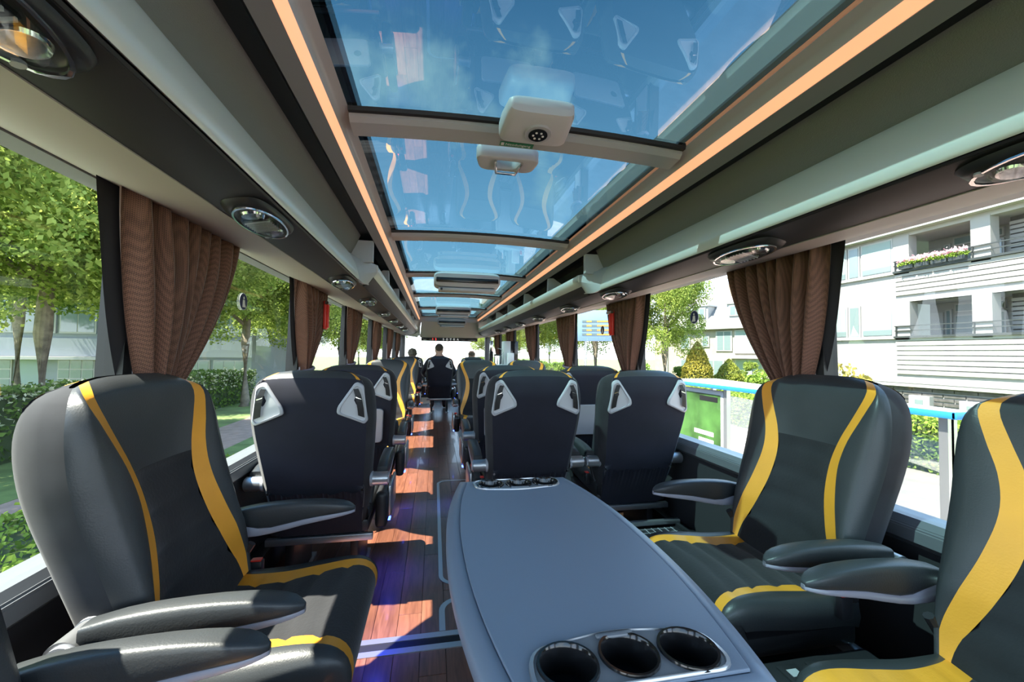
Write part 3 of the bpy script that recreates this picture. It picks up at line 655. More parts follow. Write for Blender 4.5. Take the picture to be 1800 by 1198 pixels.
def armrest(parent, x, z=0.575, y=-0.225, pitch=0.0, w=0.058):
    top = [(0.0, 0.040), (0.06, 0.055), (0.14, 0.063), (0.24, 0.065), (0.33, 0.060), (0.385, 0.048), (0.408, 0.032), (0.402, 0.020)]
    low = [(0.32, 0.004), (0.24, -0.010), (0.17, -0.024), (0.12, -0.031), (0.08, -0.022), (0.04, -0.010), (0.0, -0.004)]
    bot = [(0.40, 0.013), (0.32, -0.012), (0.24, -0.028), (0.17, -0.042), (0.10, -0.056), (0.03, -0.060), (0.0, -0.055)]
    a = empty('armrest', (x, y, z), parent=parent); a.rotation_euler = (pitch, 0, 0)
    def loft(name, tp, bt, hw, m, tip):
        N = 20; v, f = [], []; L = tp[-1][0]
        ys = [0.0, 0.02, 0.06, 0.10, 0.14, 0.19, 0.24, 0.29, 0.33, 0.365, 0.385, 0.398, 0.405, 0.4085]
        for y_ in ys:
            zt_ = smooth_interp(y_, [p[0] for p in tp], [p[1] for p in tp]); zb_ = smooth_interp(y_, [p[0] for p in bt], [p[1] for p in bt])
            q = max(0.0, (y_ - 0.33) / 0.0787); wq = hw * math.sqrt(max(0.05, 1 - q ** 2.4)) * (0.86 + 0.14 * min(1, y_ / 0.1))
            for k in range(N):
                t = 2 * math.pi * k / N; ct, s_ = math.cos(t), math.sin(t)
                v.append((wq * math.copysign(abs(ct) ** 0.42, ct), y_, (zt_ + zb_) / 2 + (zt_ - zb_) / 2 * math.copysign(abs(s_) ** 0.55, s_)))
        for a_ in range(len(ys) - 1):
            for k in range(N): f.append([a_ * N + k, a_ * N + (k + 1) % N, (a_ + 1) * N + (k + 1) % N, (a_ + 1) * N + k])
        f += [list(range(N)), list(range((len(ys) - 1) * N, len(ys) * N))]
        return mk(name, v, f, m, a, auto=70)
    T_ = [(0.0, 0.034), (0.06, 0.048), (0.14, 0.057), (0.24, 0.060), (0.33, 0.055), (0.385, 0.043), (0.41, 0.028)]
    M_ = [(0.0, -0.004), (0.04, -0.010), (0.08, -0.020), (0.12, -0.026), (0.17, -0.018), (0.24, -0.003), (0.32, 0.008), (0.41, 0.018)]
    B_ = [(0.0, -0.050), (0.03, -0.052), (0.10, -0.048), (0.17, -0.036), (0.24, -0.020), (0.32, -0.006), (0.41, 0.010)]
    loft('arm_pad', T_, M_, w / 2, LEATHER, 0); loft('arm_trim', [(p[0], p[1] + 0.006) for p in M_], B_, w / 2 * 0.93, LAV, 0)
    return a
def pivot(parent, x, y=-0.245, z=0.558):
    sx = 1 if x > 0 else -1
    p = cyl('arm_pivot', (x - sx * 0.045, y, z), (x + sx * 0.030, y, z), 0.033, SILVER, parent, 22)
    cyl('pivot_cap', (x + sx * 0.029, y, z), (x + sx * 0.036, y, z), 0.026, PALEGREY, p, 20)
    cyl('pivot_collar', (x - sx * 0.052, y, z), (x - sx * 0.040, y, z), 0.036, PALEGREY, p, 20)
def grab(parent, side):
    tri = [(0.186, 1.045), (0.220, 1.03), (0.240, 0.868), (0.226, 0.852), (0.108, 0.902), (0.112, 0.932)]
    outer = roundpoly(tri, 0.03, 5); c = Vector((0.196, 0.925))
    def sh(k, off=(0, 0)): return [tuple(c + (Vector(p) - c) * k + Vector(off)) for p in outer]
    def mapv(p, d): x, z = p; return (side * x, rear_y(x, z) - d, z)
    n = len(outer); v = []
    for poly, d in ((outer, -0.004), (outer, 0.009), (sh(0.95), 0.012), (sh(0.85), 0.012), (sh(0.82), 0.004)): v += [mapv(p, d) for p in poly]
    f = [[a * n + k, a * n + (k + 1) % n, (a + 1) * n + (k + 1) % n, (a + 1) * n + k] for a in range(4) for k in range(n)]
    h = mk('grab_handle', v, f, PALEGREY, parent, auto=50)
    inn = sh(0.83); v = [mapv(p, 0.005) for p in inn] + [mapv(tuple(c), 0.001)]
    mk('handle_bowl', v, [[k, (k + 1) % n, n] for k in range(n)], LITEGREY, h, smooth=True)
    L_ = [(0.178, 1.012), (0.186, 0.985), (0.192, 0.955), (0.197, 0.925), (0.200, 0.893)]; R_ = [(0.199, 1.014), (0.212, 0.985), (0.219, 0.955), (0.224, 0.925), (0.227, 0.882)]
    v, f = [], []
    for q in range(5):
        for t in (0, .5, 1): v.append(mapv((L_[q][0] * (1 - t) + R_[q][0] * t, L_[q][1] * (1 - t) + R_[q][1] * t), 0.0135))
    for q in range(4):
        for t in range(2): f.append([q * 3 + t, q * 3 + t + 1, q * 3 + t + 4, q * 3 + t + 3])
    mk('handle_slot', v, f, BLACK, h)
    dv = [(0.190, 0.978), (0.214, 0.970), (0.215, 0.965), (0.191, 0.973)]
    mk('slot_bar', [mapv(p, 0.016) for p in dv], [[0, 1, 2, 3]], CHROME, h)
def pocket(parent):
    nx, nz = 56, 8; v, f = [], []
    for j in range(nz + 1):
        z = 0.285 + (0.515 - 0.285) * j / nz
        for i in range(nx + 1):
            x = -0.195 + 0.39 * i / nx
            ruff = (j / nz) ** 3 * 0.007 * math.sin(i * 1.9 + 0.7 * math.sin(i * .6))
            sag = 0.012 * (1 - (x / .195) ** 2)
            v.append((x, rear_y(x, z) - 0.008 - sag * j / nz - ruff, z + (0.006 * math.sin(i * 0.45) * (j / nz) ** 2)))
    for j in range(nz):
        for i in range(nx): f.append([j * (nx + 1) + i, j * (nx + 1) + i + 1, (j + 1) * (nx + 1) + i + 1, (j + 1) * (nx + 1) + i])
    p = mk('pocket', v, f, BACKFAB, parent, smooth=True)
    for s in (-1, 1): cyl('pocket_screw', (s * 0.205, rear_y(.2, .52) + 0.002, 0.522), (s * 0.205, rear_y(.2, .52) - 0.010, 0.522), 0.006, CHROME, p, 10)
def pod(parent, side):
    b = bmesh.new(); bm_box(b, 0.245, 0.305, -0.15, 0.20, 0.27, 0.455, 0.022, 3)
    for v in b.verts:
        v.co.x *= side
        if v.co.z < 0.33 and v.co.y > 0.1: v.co.y -= 0.08
    bmesh.ops.recalc_face_normals(b, faces=b.faces)
    p = bmobj('side_pod', b, DARKPL, parent, auto=40)
    x0, x1 = sorted((side * 0.303, side * 0.322))
    box('pod_cover', x0, x1, -0.10, 0.17, 0.31, 0.475, SILVER, p, 0.012)
    x0, x1 = sorted((side * 0.275, side * 0.30)); box('release_button', x0, x1, 0.04, 0.075, 0.47, 0.487, RED, p, 0.004)
    x0, x1 = sorted((side * 0.295, side * 0.31)); box('aisle_led', x0, x1, -0.02, 0.015, 0.262, 0.272, BLUELED, p)
def base(parent):
    for s in (-1, 1):
        box('leg', s * 0.15 - 0.02, s * 0.15 + 0.02, -0.16, 0.16, 0.012, 0.29, DARKPL, parent, 0.006)
        box('floor_rail', s * 0.15 - 0.03, s * 0.15 + 0.03, -0.22, 0.22, 0.0, 0.014, SILVER, parent)
    box('frame_bar', -0.245, 0.245, rear_y(0, .28) - 0.018, rear_y(0, .28) + 0.012, 0.245, 0.278, SILVER, parent, 0.004)
    for s in (-1, 1):
        v, f = tube_path([(s * 0.225, -0.19, 0.42), (s * 0.235, -0.13, 0.52)], [0.012, 0.012], 8)
        mk('recline_hinge', v, f, DARKPL, parent)
def seatback_table(parent):
    out_ = roundpoly([(-0.17, 0.56), (0.17, 0.56), (0.185, 0.80), (-0.185, 0.80)], 0.03)
    pl = plate('folded_table', out_, [], 0.03, PALEGREY, parent, 0.006, lambda c: Vector((c.x, rear_y(c.x * .9, c.y) - 0.014 + c.z, c.y)))
    ov = circle(0.11, 0.70, 0.022, 20, 0.026)
    v = [(x, rear_y(x, z) - 0.0315, z) for x, z in ov]; mk('finger_hole', v, [list(range(len(v)))], BLACK, pl)
def make_seat(name, arms=(1, 1), pods=(0, 0), table=False, armpitch=0.0, handles=True, armx=0.287):
    t = empty(name)
    build_backrest(t); build_cushion(t); base(t); pocket(t)
    for s in (-1, 1):
        if handles: grab(t, s)
    for k, s in enumerate((-1, 1)):
        if arms[k]: armrest(t, s * armx, pitch=armpitch); pivot(t, s * armx)
        if pods[k]: pod(t, s)
    if table: seatback_table(t)
    bk = empty('seat_belt_buckle', (-0.25, -0.12, 0.42), parent=t)
    box('buckle_body', -0.014, 0.014, -0.02, 0.02, -0.03, 0.035, DARKPL, bk, 0.004); box('buckle_button', -0.010, 0.010, -0.015, 0.015, 0.034, 0.040, RED, bk)
    return t
def place(t, x, y, rz, label, group='coach seats', dz=0.0):
    t.location = (x, y, dz); t.rotation_euler = (0, 0, math.radians(rz)); return tag(t, label, 'chair', group)

lounge = make_seat('lounge_chair', handles=False)
S_A = place(lounge, -0.768, 1.265, -90, 'black lounge seat with yellow stripes facing the aisle, beside the large brown curtain', 'lounge seats around the table', 0.02)
place(copy_tree(lounge), -0.795, 0.57, -90, 'dark lounge seat facing the aisle at the rear corner of the lawn side', 'lounge seats around the table', 0.02)
place(copy_tree(lounge), 0.768, 1.26, 90, 'black lounge seat with yellow stripes facing the long table, next to the shelter-side curtain', 'lounge seats around the table', 0.02)
place(copy_tree(lounge), 0.775, 0.575, 90, 'black striped lounge seat facing the cup holders at the table\'s rear end', 'lounge seats around the table', 0.02)
rs = make_seat('coach_chair', pods=(0, 1))             # forward seat, aisle on its right
place(rs, -0.845, 2.34, 0, 'dark single seat seen from behind with ruffled pocket, alone by the window', 'forward-facing seats')
rsl = make_seat('coach_chair', pods=(1, 0), table=False)
place(rsl, 0.222, 2.49, 0, 'dark seat seen from behind at the far end of the long table', 'forward-facing seats')
rsw = make_seat('coach_chair', armx=0.270); rswt = make_seat('coach_chair', table=True, armx=0.270)
place(rsw, 0.868, 2.49, 0, 'dark seat with grey grab handles seen from behind beside the shelter window', 'forward-facing seats')
rst = make_seat('coach_chair', pods=(0, 1), table=True)
place(rst, -0.825, 3.23, 0, 'single seat with grey folded table before the ruffled-pocket seat', 'forward-facing seats')
rstl = make_seat('coach_chair', pods=(1, 0), table=True)
place(rstl, 0.23, 3.30, 0, 'aisle seat with grey folded table on its back, shelter side', 'forward-facing seats')
place(rswt, 0.868, 3.30, 0, 'window seat with grey folded table on its back, shelter side', 'forward-facing seats')
place(copy_tree(rsl), -0.85, 4.66, 180, 'single rear-facing leather seat with yellow stripes, lawn side', 'rear-facing seats')
place(copy_tree(rs), 0.23, 4.80, 180, 'rear-facing aisle seat with yellow stripes on the shelter side', 'rear-facing seats')
place(copy_tree(rsw), 0.868, 4.82, 180, 'rear-facing window seat with yellow stripes on the shelter side', 'rear-facing seats')
place(copy_tree(rsl), -0.85, 7.35, 180, 'far single rear-facing seat behind the striped leather seat, lawn side', 'rear-facing seats')
place(copy_tree(rs), -0.20, 8.28, 0, 'dark seat in the middle of the aisle carrying the man in the navy suit', 'forward-facing seats')
place(copy_tree(rs), -0.80, 9.15, 0, 'front seat of the curly-haired passenger, lawn side', 'forward-facing seats')
place(copy_tree(rsl), 0.52, 9.2, 0, 'front seat of the balding passenger by the windscreen', 'forward-facing seats')
for y in (2.9, 5.2):
    bl_d = bpy.data.lights.new('aisle_blue_light', 'POINT'); bl = bpy.data.objects.new('aisle_blue_light', bl_d); col.objects.link(bl)
for o in [o for o in sc.objects if o.type == 'LIGHT' and o.name.startswith('aisle_blue')]: bpy.data.objects.remove(o)
for (x, y) in ((-0.53, 2.26), (-0.53, 3.14), (-0.53, 4.5), (-0.09, 3.2), (-0.53, 1.75)):
    d = bpy.data.lights.new('aisle_light', 'SPOT'); d.energy = 5.0; d.color = (0.03, 0.06, 1.0); d.spot_size = math.radians(110); d.spot_blend = 1.0; d.shadow_soft_size = 0.02
    o = bpy.data.objects.new('aisle_light', d); col.objects.link(o); o.location = (x, y, 0.255)

# ---------------------------------------------------------------- the long table with cup trays
tb = empty('lounge_table', (-0.034, 0.945, 0.74), label='long blue-grey lounge table with cup holder trays at both ends', cat='table')
def bulge(y): return 0.245 - 0.052 * (abs(y) / 0.455) ** 2.2
outl = []
for k in range(25):
    y = -0.474 + 0.948 * k / 24; outl.append((bulge(y), y))
outl = roundpoly([(0.0, -0.458)], 0) if False else outl
outl += [(-x, y) for x, y in outl[::-1]]
def traypoly(s, g=0.0):
    p = [(-0.150 - g, s * (0.462)), (0.150 + g, s * (0.462)), (0.138 + g, s * (0.372 - g)), (0.0, s * (0.352 - g)), (-0.138 - g, s * (0.372 - g))]
    if s < 0: p = p[::-1]
    return roundpoly(p, 0.05, 6)
def clampy(p): return [(x, max(-0.4515, min(0.4515, y))) for x, y in p]
# body: rings from the rim to the top face
def ringset(rings, m, name, parent, cap=True):
    n = len(outl); v = []
    for k, z in rings:
        for x, y in outl: v.append((x * (1 - k / 0.24), y * (1 - k / 0.474), z))
    f = [[a * n + i, a * n + (i + 1) % n, (a + 1) * n + (i + 1) % n, (a + 1) * n + i] for a in range(len(rings) - 1) for i in range(n)]
    f.append(list(range(n)))
    return mk(name, v, f, m, parent, auto=60)
ringset([(0.03, -0.055), (0.008, -0.05), (0.0, -0.035), (0.0, -0.016), (0.004, -0.006), (0.030, -0.001), (0.034, -0.003)], TABLE, 'table_body', tb)
top_out = [(x * (1 - 0.034 / 0.24), y * (1 - 0.034 / 0.474)) for x, y in outl]
def holepoly(s):
    p = [(-0.142, s * 0.436), (0.142, s * 0.436), (0.134, s * 0.358), (0.0, s * 0.338), (-0.134, s * 0.358)]
    return roundpoly(p, 0.034, 6)
plate('table_top', top_out, [holepoly(1), holepoly(-1)], 0.006, TABLE, tb, 0.0015)
for s in (-1, 1):
    hp = holepoly(s)
    cups = [(-0.090, s * 0.394), (0.004, s * 0.389), (0.096, s * 0.394)]
    big = [(x * 1.02, (y - s * .392) * 1.03 + s * .392) for x, y in hp]
    tr = plate('cup_tray', big, [circle(cx_, cy_, 0.0375, 28) for cx_, cy_ in cups], 0.012, TRAY, tb, 0.003)
    n = len(big); v = []
    for q, z in ((1.06, 0.001), (1.05, 0.007), (1.01, 0.008), (0.99, 0.004)): v += [((x) * q, (y - s * .392) * q + s * .392, z) for x, y in hp]
    mk('tray_rim', v, [[a * n + i, a * n + (i + 1) % n, (a + 1) * n + (i + 1) % n, (a + 1) * n + i] for a in range(3) for i in range(n)], SILVER, tr, auto=60)
    for cx_, cy_ in cups:
        N = 28; v = []; 
        for r_, z in ((0.045, 0.005), (0.0435, 0.0095), (0.040, 0.0095), (0.0365, 0.004), (0.034, -0.075), (0.0, -0.075)): v += [(cx_ + r_ * math.cos(2 * math.pi * k / N), cy_ + r_ * math.sin(2 * math.pi * k / N), z) for k in range(N)]
        cu_ = mk('cup_holder', v, [[a * N + k, a * N + (k + 1) % N, (a + 1) * N + (k + 1) % N, (a + 1) * N + k] for a in range(5) for k in range(N)], GLOSSBLK, tr, auto=50)
        for k in range(4):
            a = math.pi / 4 + k * math.pi / 2; p = Vector((cx_ + 0.034 * math.cos(a), cy_ + 0.034 * math.sin(a), 0)); q = Vector((cx_ + 0.024 * math.cos(a), cy_ + 0.024 * math.sin(a), 0))
    box('bottle_opener', -0.03, 0.03, s * 0.349 - 0.005, s * 0.349 + 0.005, 0.004, 0.010, TRAY, tr, 0.003)
box('table_leg', -0.06, 0.06, -0.05, 0.05, -0.735, -0.05, SILVER, tb, 0.01)
box('table_foot', -0.16, 0.16, -0.25, 0.25, -0.74, -0.72, DARKPL, tb, 0.008)

# power box between the two shelter-side lounge seats and its sockets
pc = empty('power_console', (0.70, 0.925, 0.0), label='low black console with sockets between the two shelter-side lounge seats', cat='console')
box('console_body', -0.22, 0.22, -0.055, 0.055, 0.012, 0.345, DARKPL, pc, 0.012)
for k in range(2):
    so = box('socket', -0.10 + k * 0.09, -0.04 + k * 0.09, -0.03, 0.03, 0.343, 0.350, DARKPL, pc, 0.003); box('socket_hole', -0.085 + k * 0.09, -0.055 + k * 0.09, -0.012, 0.012, 0.3495, 0.351, PALEGREY, so)
box('console_foot', -0.2, 0.2, -0.05, 0.05, 0.0, 0.014, BLACK, pc)
fo = empty('footrest', (0.86, 2.02, 0.0), label='black footrest board with net and silver edge bar behind the window seat', cat='footrest')
v, f = [], []
brd = box('foot_board', -0.20, 0.20, -0.11, 0.10, 0.18, 0.205, DARKPL, fo, 0.006); box('edge_bar', -0.23, 0.23, 0.10, 0.13, 0.215, 0.24, SILVER, fo, 0.005)
for s in (-1, 1): box('foot_strut', s * 0.21 - 0.01, s * 0.21 + 0.01, -0.1, 0.12, 0.0, 0.22, DARKPL, fo)
for k in range(9): box('net_cord', -0.16 + k * 0.04 - 0.0012, -0.16 + k * 0.04 + 0.0012, -0.1, 0.09, 0.205, 0.2075, PALEGREY, brd)
for k in range(5): box('net_cord', -0.17, 0.17, -0.09 + k * 0.042 - 0.0012, -0.09 + k * 0.042 + 0.0012, 0.2045, 0.2072, PALEGREY, brd)

# ================================================================== CURTAINS
def drape(name, s, ya, yb, ytie, wtie, ztop, ztie, zend, folds, seed, parent, x0=1.105, amp=0.034, m=CURT):
    rr = random.Random(seed); nu, nv = folds * 10, 30; v, f = [], []
    ph = [rr.uniform(-0.5, 0.5) for _ in range(folds + 2)]
    for j in range(nv + 1):
        t = j / nv; z = ztop + (zend - ztop) * t
        tt = min(1, (ztop - z) / (ztop - ztie)); e = tt ** 1.5
        below = max(0, (ztie - z) / (ztie - zend)) if zend < ztie else 0
        belly = math.sin(math.pi * min(1, tt)) * 0.03
        A = ya * (1 - e) + (ytie - wtie / 2) * e - 0.05 * below; B = yb * (1 - e) + (ytie + wtie / 2) * e + 0.05 * below
        for i in range(nu + 1):
            u = i / nu; w_ = u * folds * 2 * math.pi
            k = int(u * folds)
            am = amp * (0.75 + 0.5 * ph[k]) * (1 - 0.35 * e) 
            y = A + (B - A) * (u + 0.018 * math.sin(w_ * 0.5 + ph[0] * 5) + 0.01 * math.sin(9 * t + w_))
            x = x0 + 0.042 * e + am * math.sin(w_ + 1.2 * math.sin(2.5 * t + ph[1])) - belly * math.sin(math.pi * u) * 0.8 - 0.012 * e * math.sin(math.pi * u)
            v.append((s * x, y, z + 0.01 * math.sin(w_ * .5) * e))
    for j in range(nv):
        for i in range(nu): f.append([j * (nu + 1) + i, j * (nu + 1) + i + 1, (j + 1) * (nu + 1) + i + 1, (j + 1) * (nu + 1) + i])
    return mk(name, v, f, m, parent, smooth=True)
def curtain(s, yc, label, group, w=0.31, ytie=None, zt=1.06, two=True, seed=0, zend=0.80):
    c = empty('curtain', (0, 0, 0), label=label, cat='curtain', group=group)
    yt = ytie if ytie is not None else yc
    if two:
        drape('drape', s, yc - w, yc + 0.02, yt - 0.02, 0.085, 1.615, zt, zend, 4, seed, c, 1.10)
        drape('drape', s, yc + 0.0, yc + w, yt + 0.035, 0.085, 1.615, zt, zend, 4, seed + 1, c, 1.105)
    else:
        drape('drape', s, yc - w, yc + w, yt, 0.12, 1.615, zt, zend, 6, seed, c, 1.105)
    drape('lining', s, yc - w - 0.02, yc + w + 0.005, yt, 0.17, 1.612, zt, zend, 8, seed + 5, c, 1.138, 0.006, LINING)
    v, f = tube_path([(s * (1.138 + 0.040 * math.cos(a)), yt + 0.10 * math.sin(a), zt + 0.012 * math.sin(a)) for a in [2 * math.pi * k / 20 for k in range(21)]], 0.012, 6)
    mk('tie_band', v, f, BAND, c, smooth=True)
    box('curtain_track', min(s * 1.08, s * 1.13), max(s * 1.08, s * 1.13), yc - w, yc + w, 1.607, 1.622, DARKPL, c)
    return c
curtain(-1, 1.50, 'large brown woven curtain gathered behind the lounge seat, lawn side', 'curtains', 0.31, 1.42, 1.035, True, 3, 0.76)
curtain(1, 1.49, 'brown woven curtain in two drapes behind the lounge seat, apartment side', 'curtains', 0.27, 1.42, 1.035, True, 11, 0.76)
for i, (yl, yr) in enumerate(((2.85, 2.85), (4.30, 4.27), (5.98, 5.92), (7.75, 7.62), (9.35, 9.3))):
    n_ = ('', 'first', 'second', 'third', 'fourth')[i]
    h1 = 'brown tied curtain with a red hammer beside it, lawn side' if i == 0 else '%s brown tied curtain forward of the one with the red hammer, lawn side' % n_
    h2 = 'brown tied curtain with a red hammer beside it, shelter side' if i == 0 else '%s brown tied curtain forward of the one with the red hammer, shelter side' % n_
    curtain(-1, yl, h1, 'curtains on the lawn side', 0.31, None, 1.06, i == 0, 20 + i, 0.86)
    curtain(1, yr, h2, 'curtains on the shelter side', 0.29, None, 1.04, i == 0, 40 + i, 0.86)

def hammer(s, y, label):
    h = empty('emergency_hammer', (s * 1.055, y, 1.44), label=label, cat='hammer', group='emergency hammers')
    box('holder', -0.010, 0.010, -0.03, 0.03, -0.11, 0.085, RED, h, 0.006)
    box('handle', -0.022, -0.008, -0.014, 0.014, -0.10, 0.06, RED, h, 0.005)
    cyl('hammer_head', (-0.016, -0.045, 0.07), (-0.016, 0.045, 0.07), 0.012, CHROME, h, 12)
    return h
hammer(-1, 2.98, 'red emergency hammer hanging by a curtain on the lawn side').rotation_euler = (0, 0, math.pi)
hammer(1, 2.97, 'red emergency hammer hanging by a curtain on the shelter side')
def decal(s, y, z, label):
    d = empty('seat_belt_sign', (s * 1.188, y, z), label=label, cat='sticker', group='round window stickers')
    sgn = -s
    def disc(name, r, x, m, par):
        v = [(sgn * x, r * math.cos(2 * math.pi * k / 28), r * math.sin(2 * math.pi * k / 28)) for k in range(28)]
        v += [(sgn * (x - 0.0008), r * math.cos(2 * math.pi * k / 28), r * math.sin(2 * math.pi * k / 28)) for k in range(28)]
        return mk(name, v, [list(range(28)), list(range(28, 56))] + [[k, (k + 1) % 28, 28 + (k + 1) % 28, 28 + k] for k in range(28)], m, par)
    disc('rim', 0.040, 0.001, WHITE, d); b = disc('disc', 0.037, 0.002, SIGNBLUE, d)
    v = [(sgn * 0.0028, 0.007 * math.cos(a), 0.017 + 0.007 * math.sin(a)) for a in [2 * math.pi * k / 14 for k in range(14)]]
    mk('pictogram', v + [(sgn * .0028, -0.010, 0.008), (sgn * .0028, 0.010, 0.008), (sgn * .0028, 0.012, -0.01), (sgn * .0028, 0.022, -0.026), (sgn * .0028, -0.014, -0.026), (sgn * .0028, -0.012, -0.008)],
       [list(range(14)), [14, 15, 16, 17, 18, 19]], WHITE, d)
decal(-1, 2.07, 1.405, 'round navy seat belt sticker on the lawn-side glass')
decal(1, 2.13, 1.405, 'round navy seat belt sticker on the glass before the brick houses')
decal(1, 3.45, 1.40, 'round navy seat belt sticker on the glass before the display board')

# ================================================================== GALLEY near the front
ga = empty('galley_cabinet', (0.89, 6.9, 0.0), label='grey galley cabinet on the shelter side near the front', cat='cabinet')
box('cabinet_body', -0.22, 0.18, -0.25, 0.25, 0.012, 0.955, PALEGREY, ga, 0.01); box('counter', -0.24, 0.19, -0.27, 0.27, 0.955, 0.985, LITEGREY, ga, 0.006)
dr = box('cabinet_door', -0.20, 0.16, -0.258, -0.248, 0.05, 0.93, LITEGREY, ga, 0.004); box('door_handle', -0.02, 0.06, -0.268, -0.256, 0.82, 0.84, SILVER, dr)
box('plinth', -0.21, 0.17, -0.24, 0.24, 0.0, 0.014, BLACK, ga)
cm = empty('coffee_machine', (0.985, 6.9, 0.985), label='tall coffee machine with pale front and black side on the galley', cat='coffee machine')
box('machine_body', -0.02, 0.11, -0.14, 0.14, 0.0, 0.40, GLOSSBLK, cm, 0.006); box('machine_front', -0.13, -0.02, -0.14, 0.14, 0.0, 0.40, LITEGREY, cm, 0.006)
box('drip_box', -0.08, 0.03, -0.20, -0.14, 0.0, 0.20, WHITE, cm, 0.006)
ur = empty('coffee_urn', (0.752, 6.85, 0.985), label='stainless coffee urn with a black lid on the galley', cat='urn')
cyl('urn_body', (0, 0, 0), (0, 0, 0.15), 0.055, CHROME, ur, 20); cyl('urn_lid', (0, 0, 0.15), (0, 0, 0.175), 0.057, BLACK, ur, 20)
tube('urn_handle', [(0.05, 0, 0.14), (0.10, 0, 0.20), (0.08, 0, 0.26), (0.0, 0, 0.28)], 0.005, CHROME, ur, 6)
dp = empty('dispenser_column', (0.645, 6.85, 0.0), label='slim black and chrome dispenser column beside the coffee urn', cat='dispenser')
box('column_body', -0.03, 0.03, -0.03, 0.03, 0.014, 1.20, GLOSSBLK, dp, 0.006); box('column_top', -0.025, 0.025, -0.03, 0.03, 1.20, 1.39, CHROME, dp, 0.008); box('column_foot', -0.05, 0.05, -0.05, 0.05, 0.0, 0.015, BLACK, dp)
for k, (x, m_, nm, lb) in enumerate(((1.03, RED, 'red_carton', 'small red carton at the galley edge'), (1.062, WHITE, 'white_carton', 'small white carton beside the red one'))):
    b = empty(nm, (x, 6.66, 0.985), label=lb, cat='carton')
    box('carton_body', -0.016, 0.016, -0.015, 0.015, 0.0, 0.06, m_, b, 0.003); box('carton_top', -0.012, 0.012, -0.011, 0.011, 0.059, 0.075, WHITE, b, 0.002)

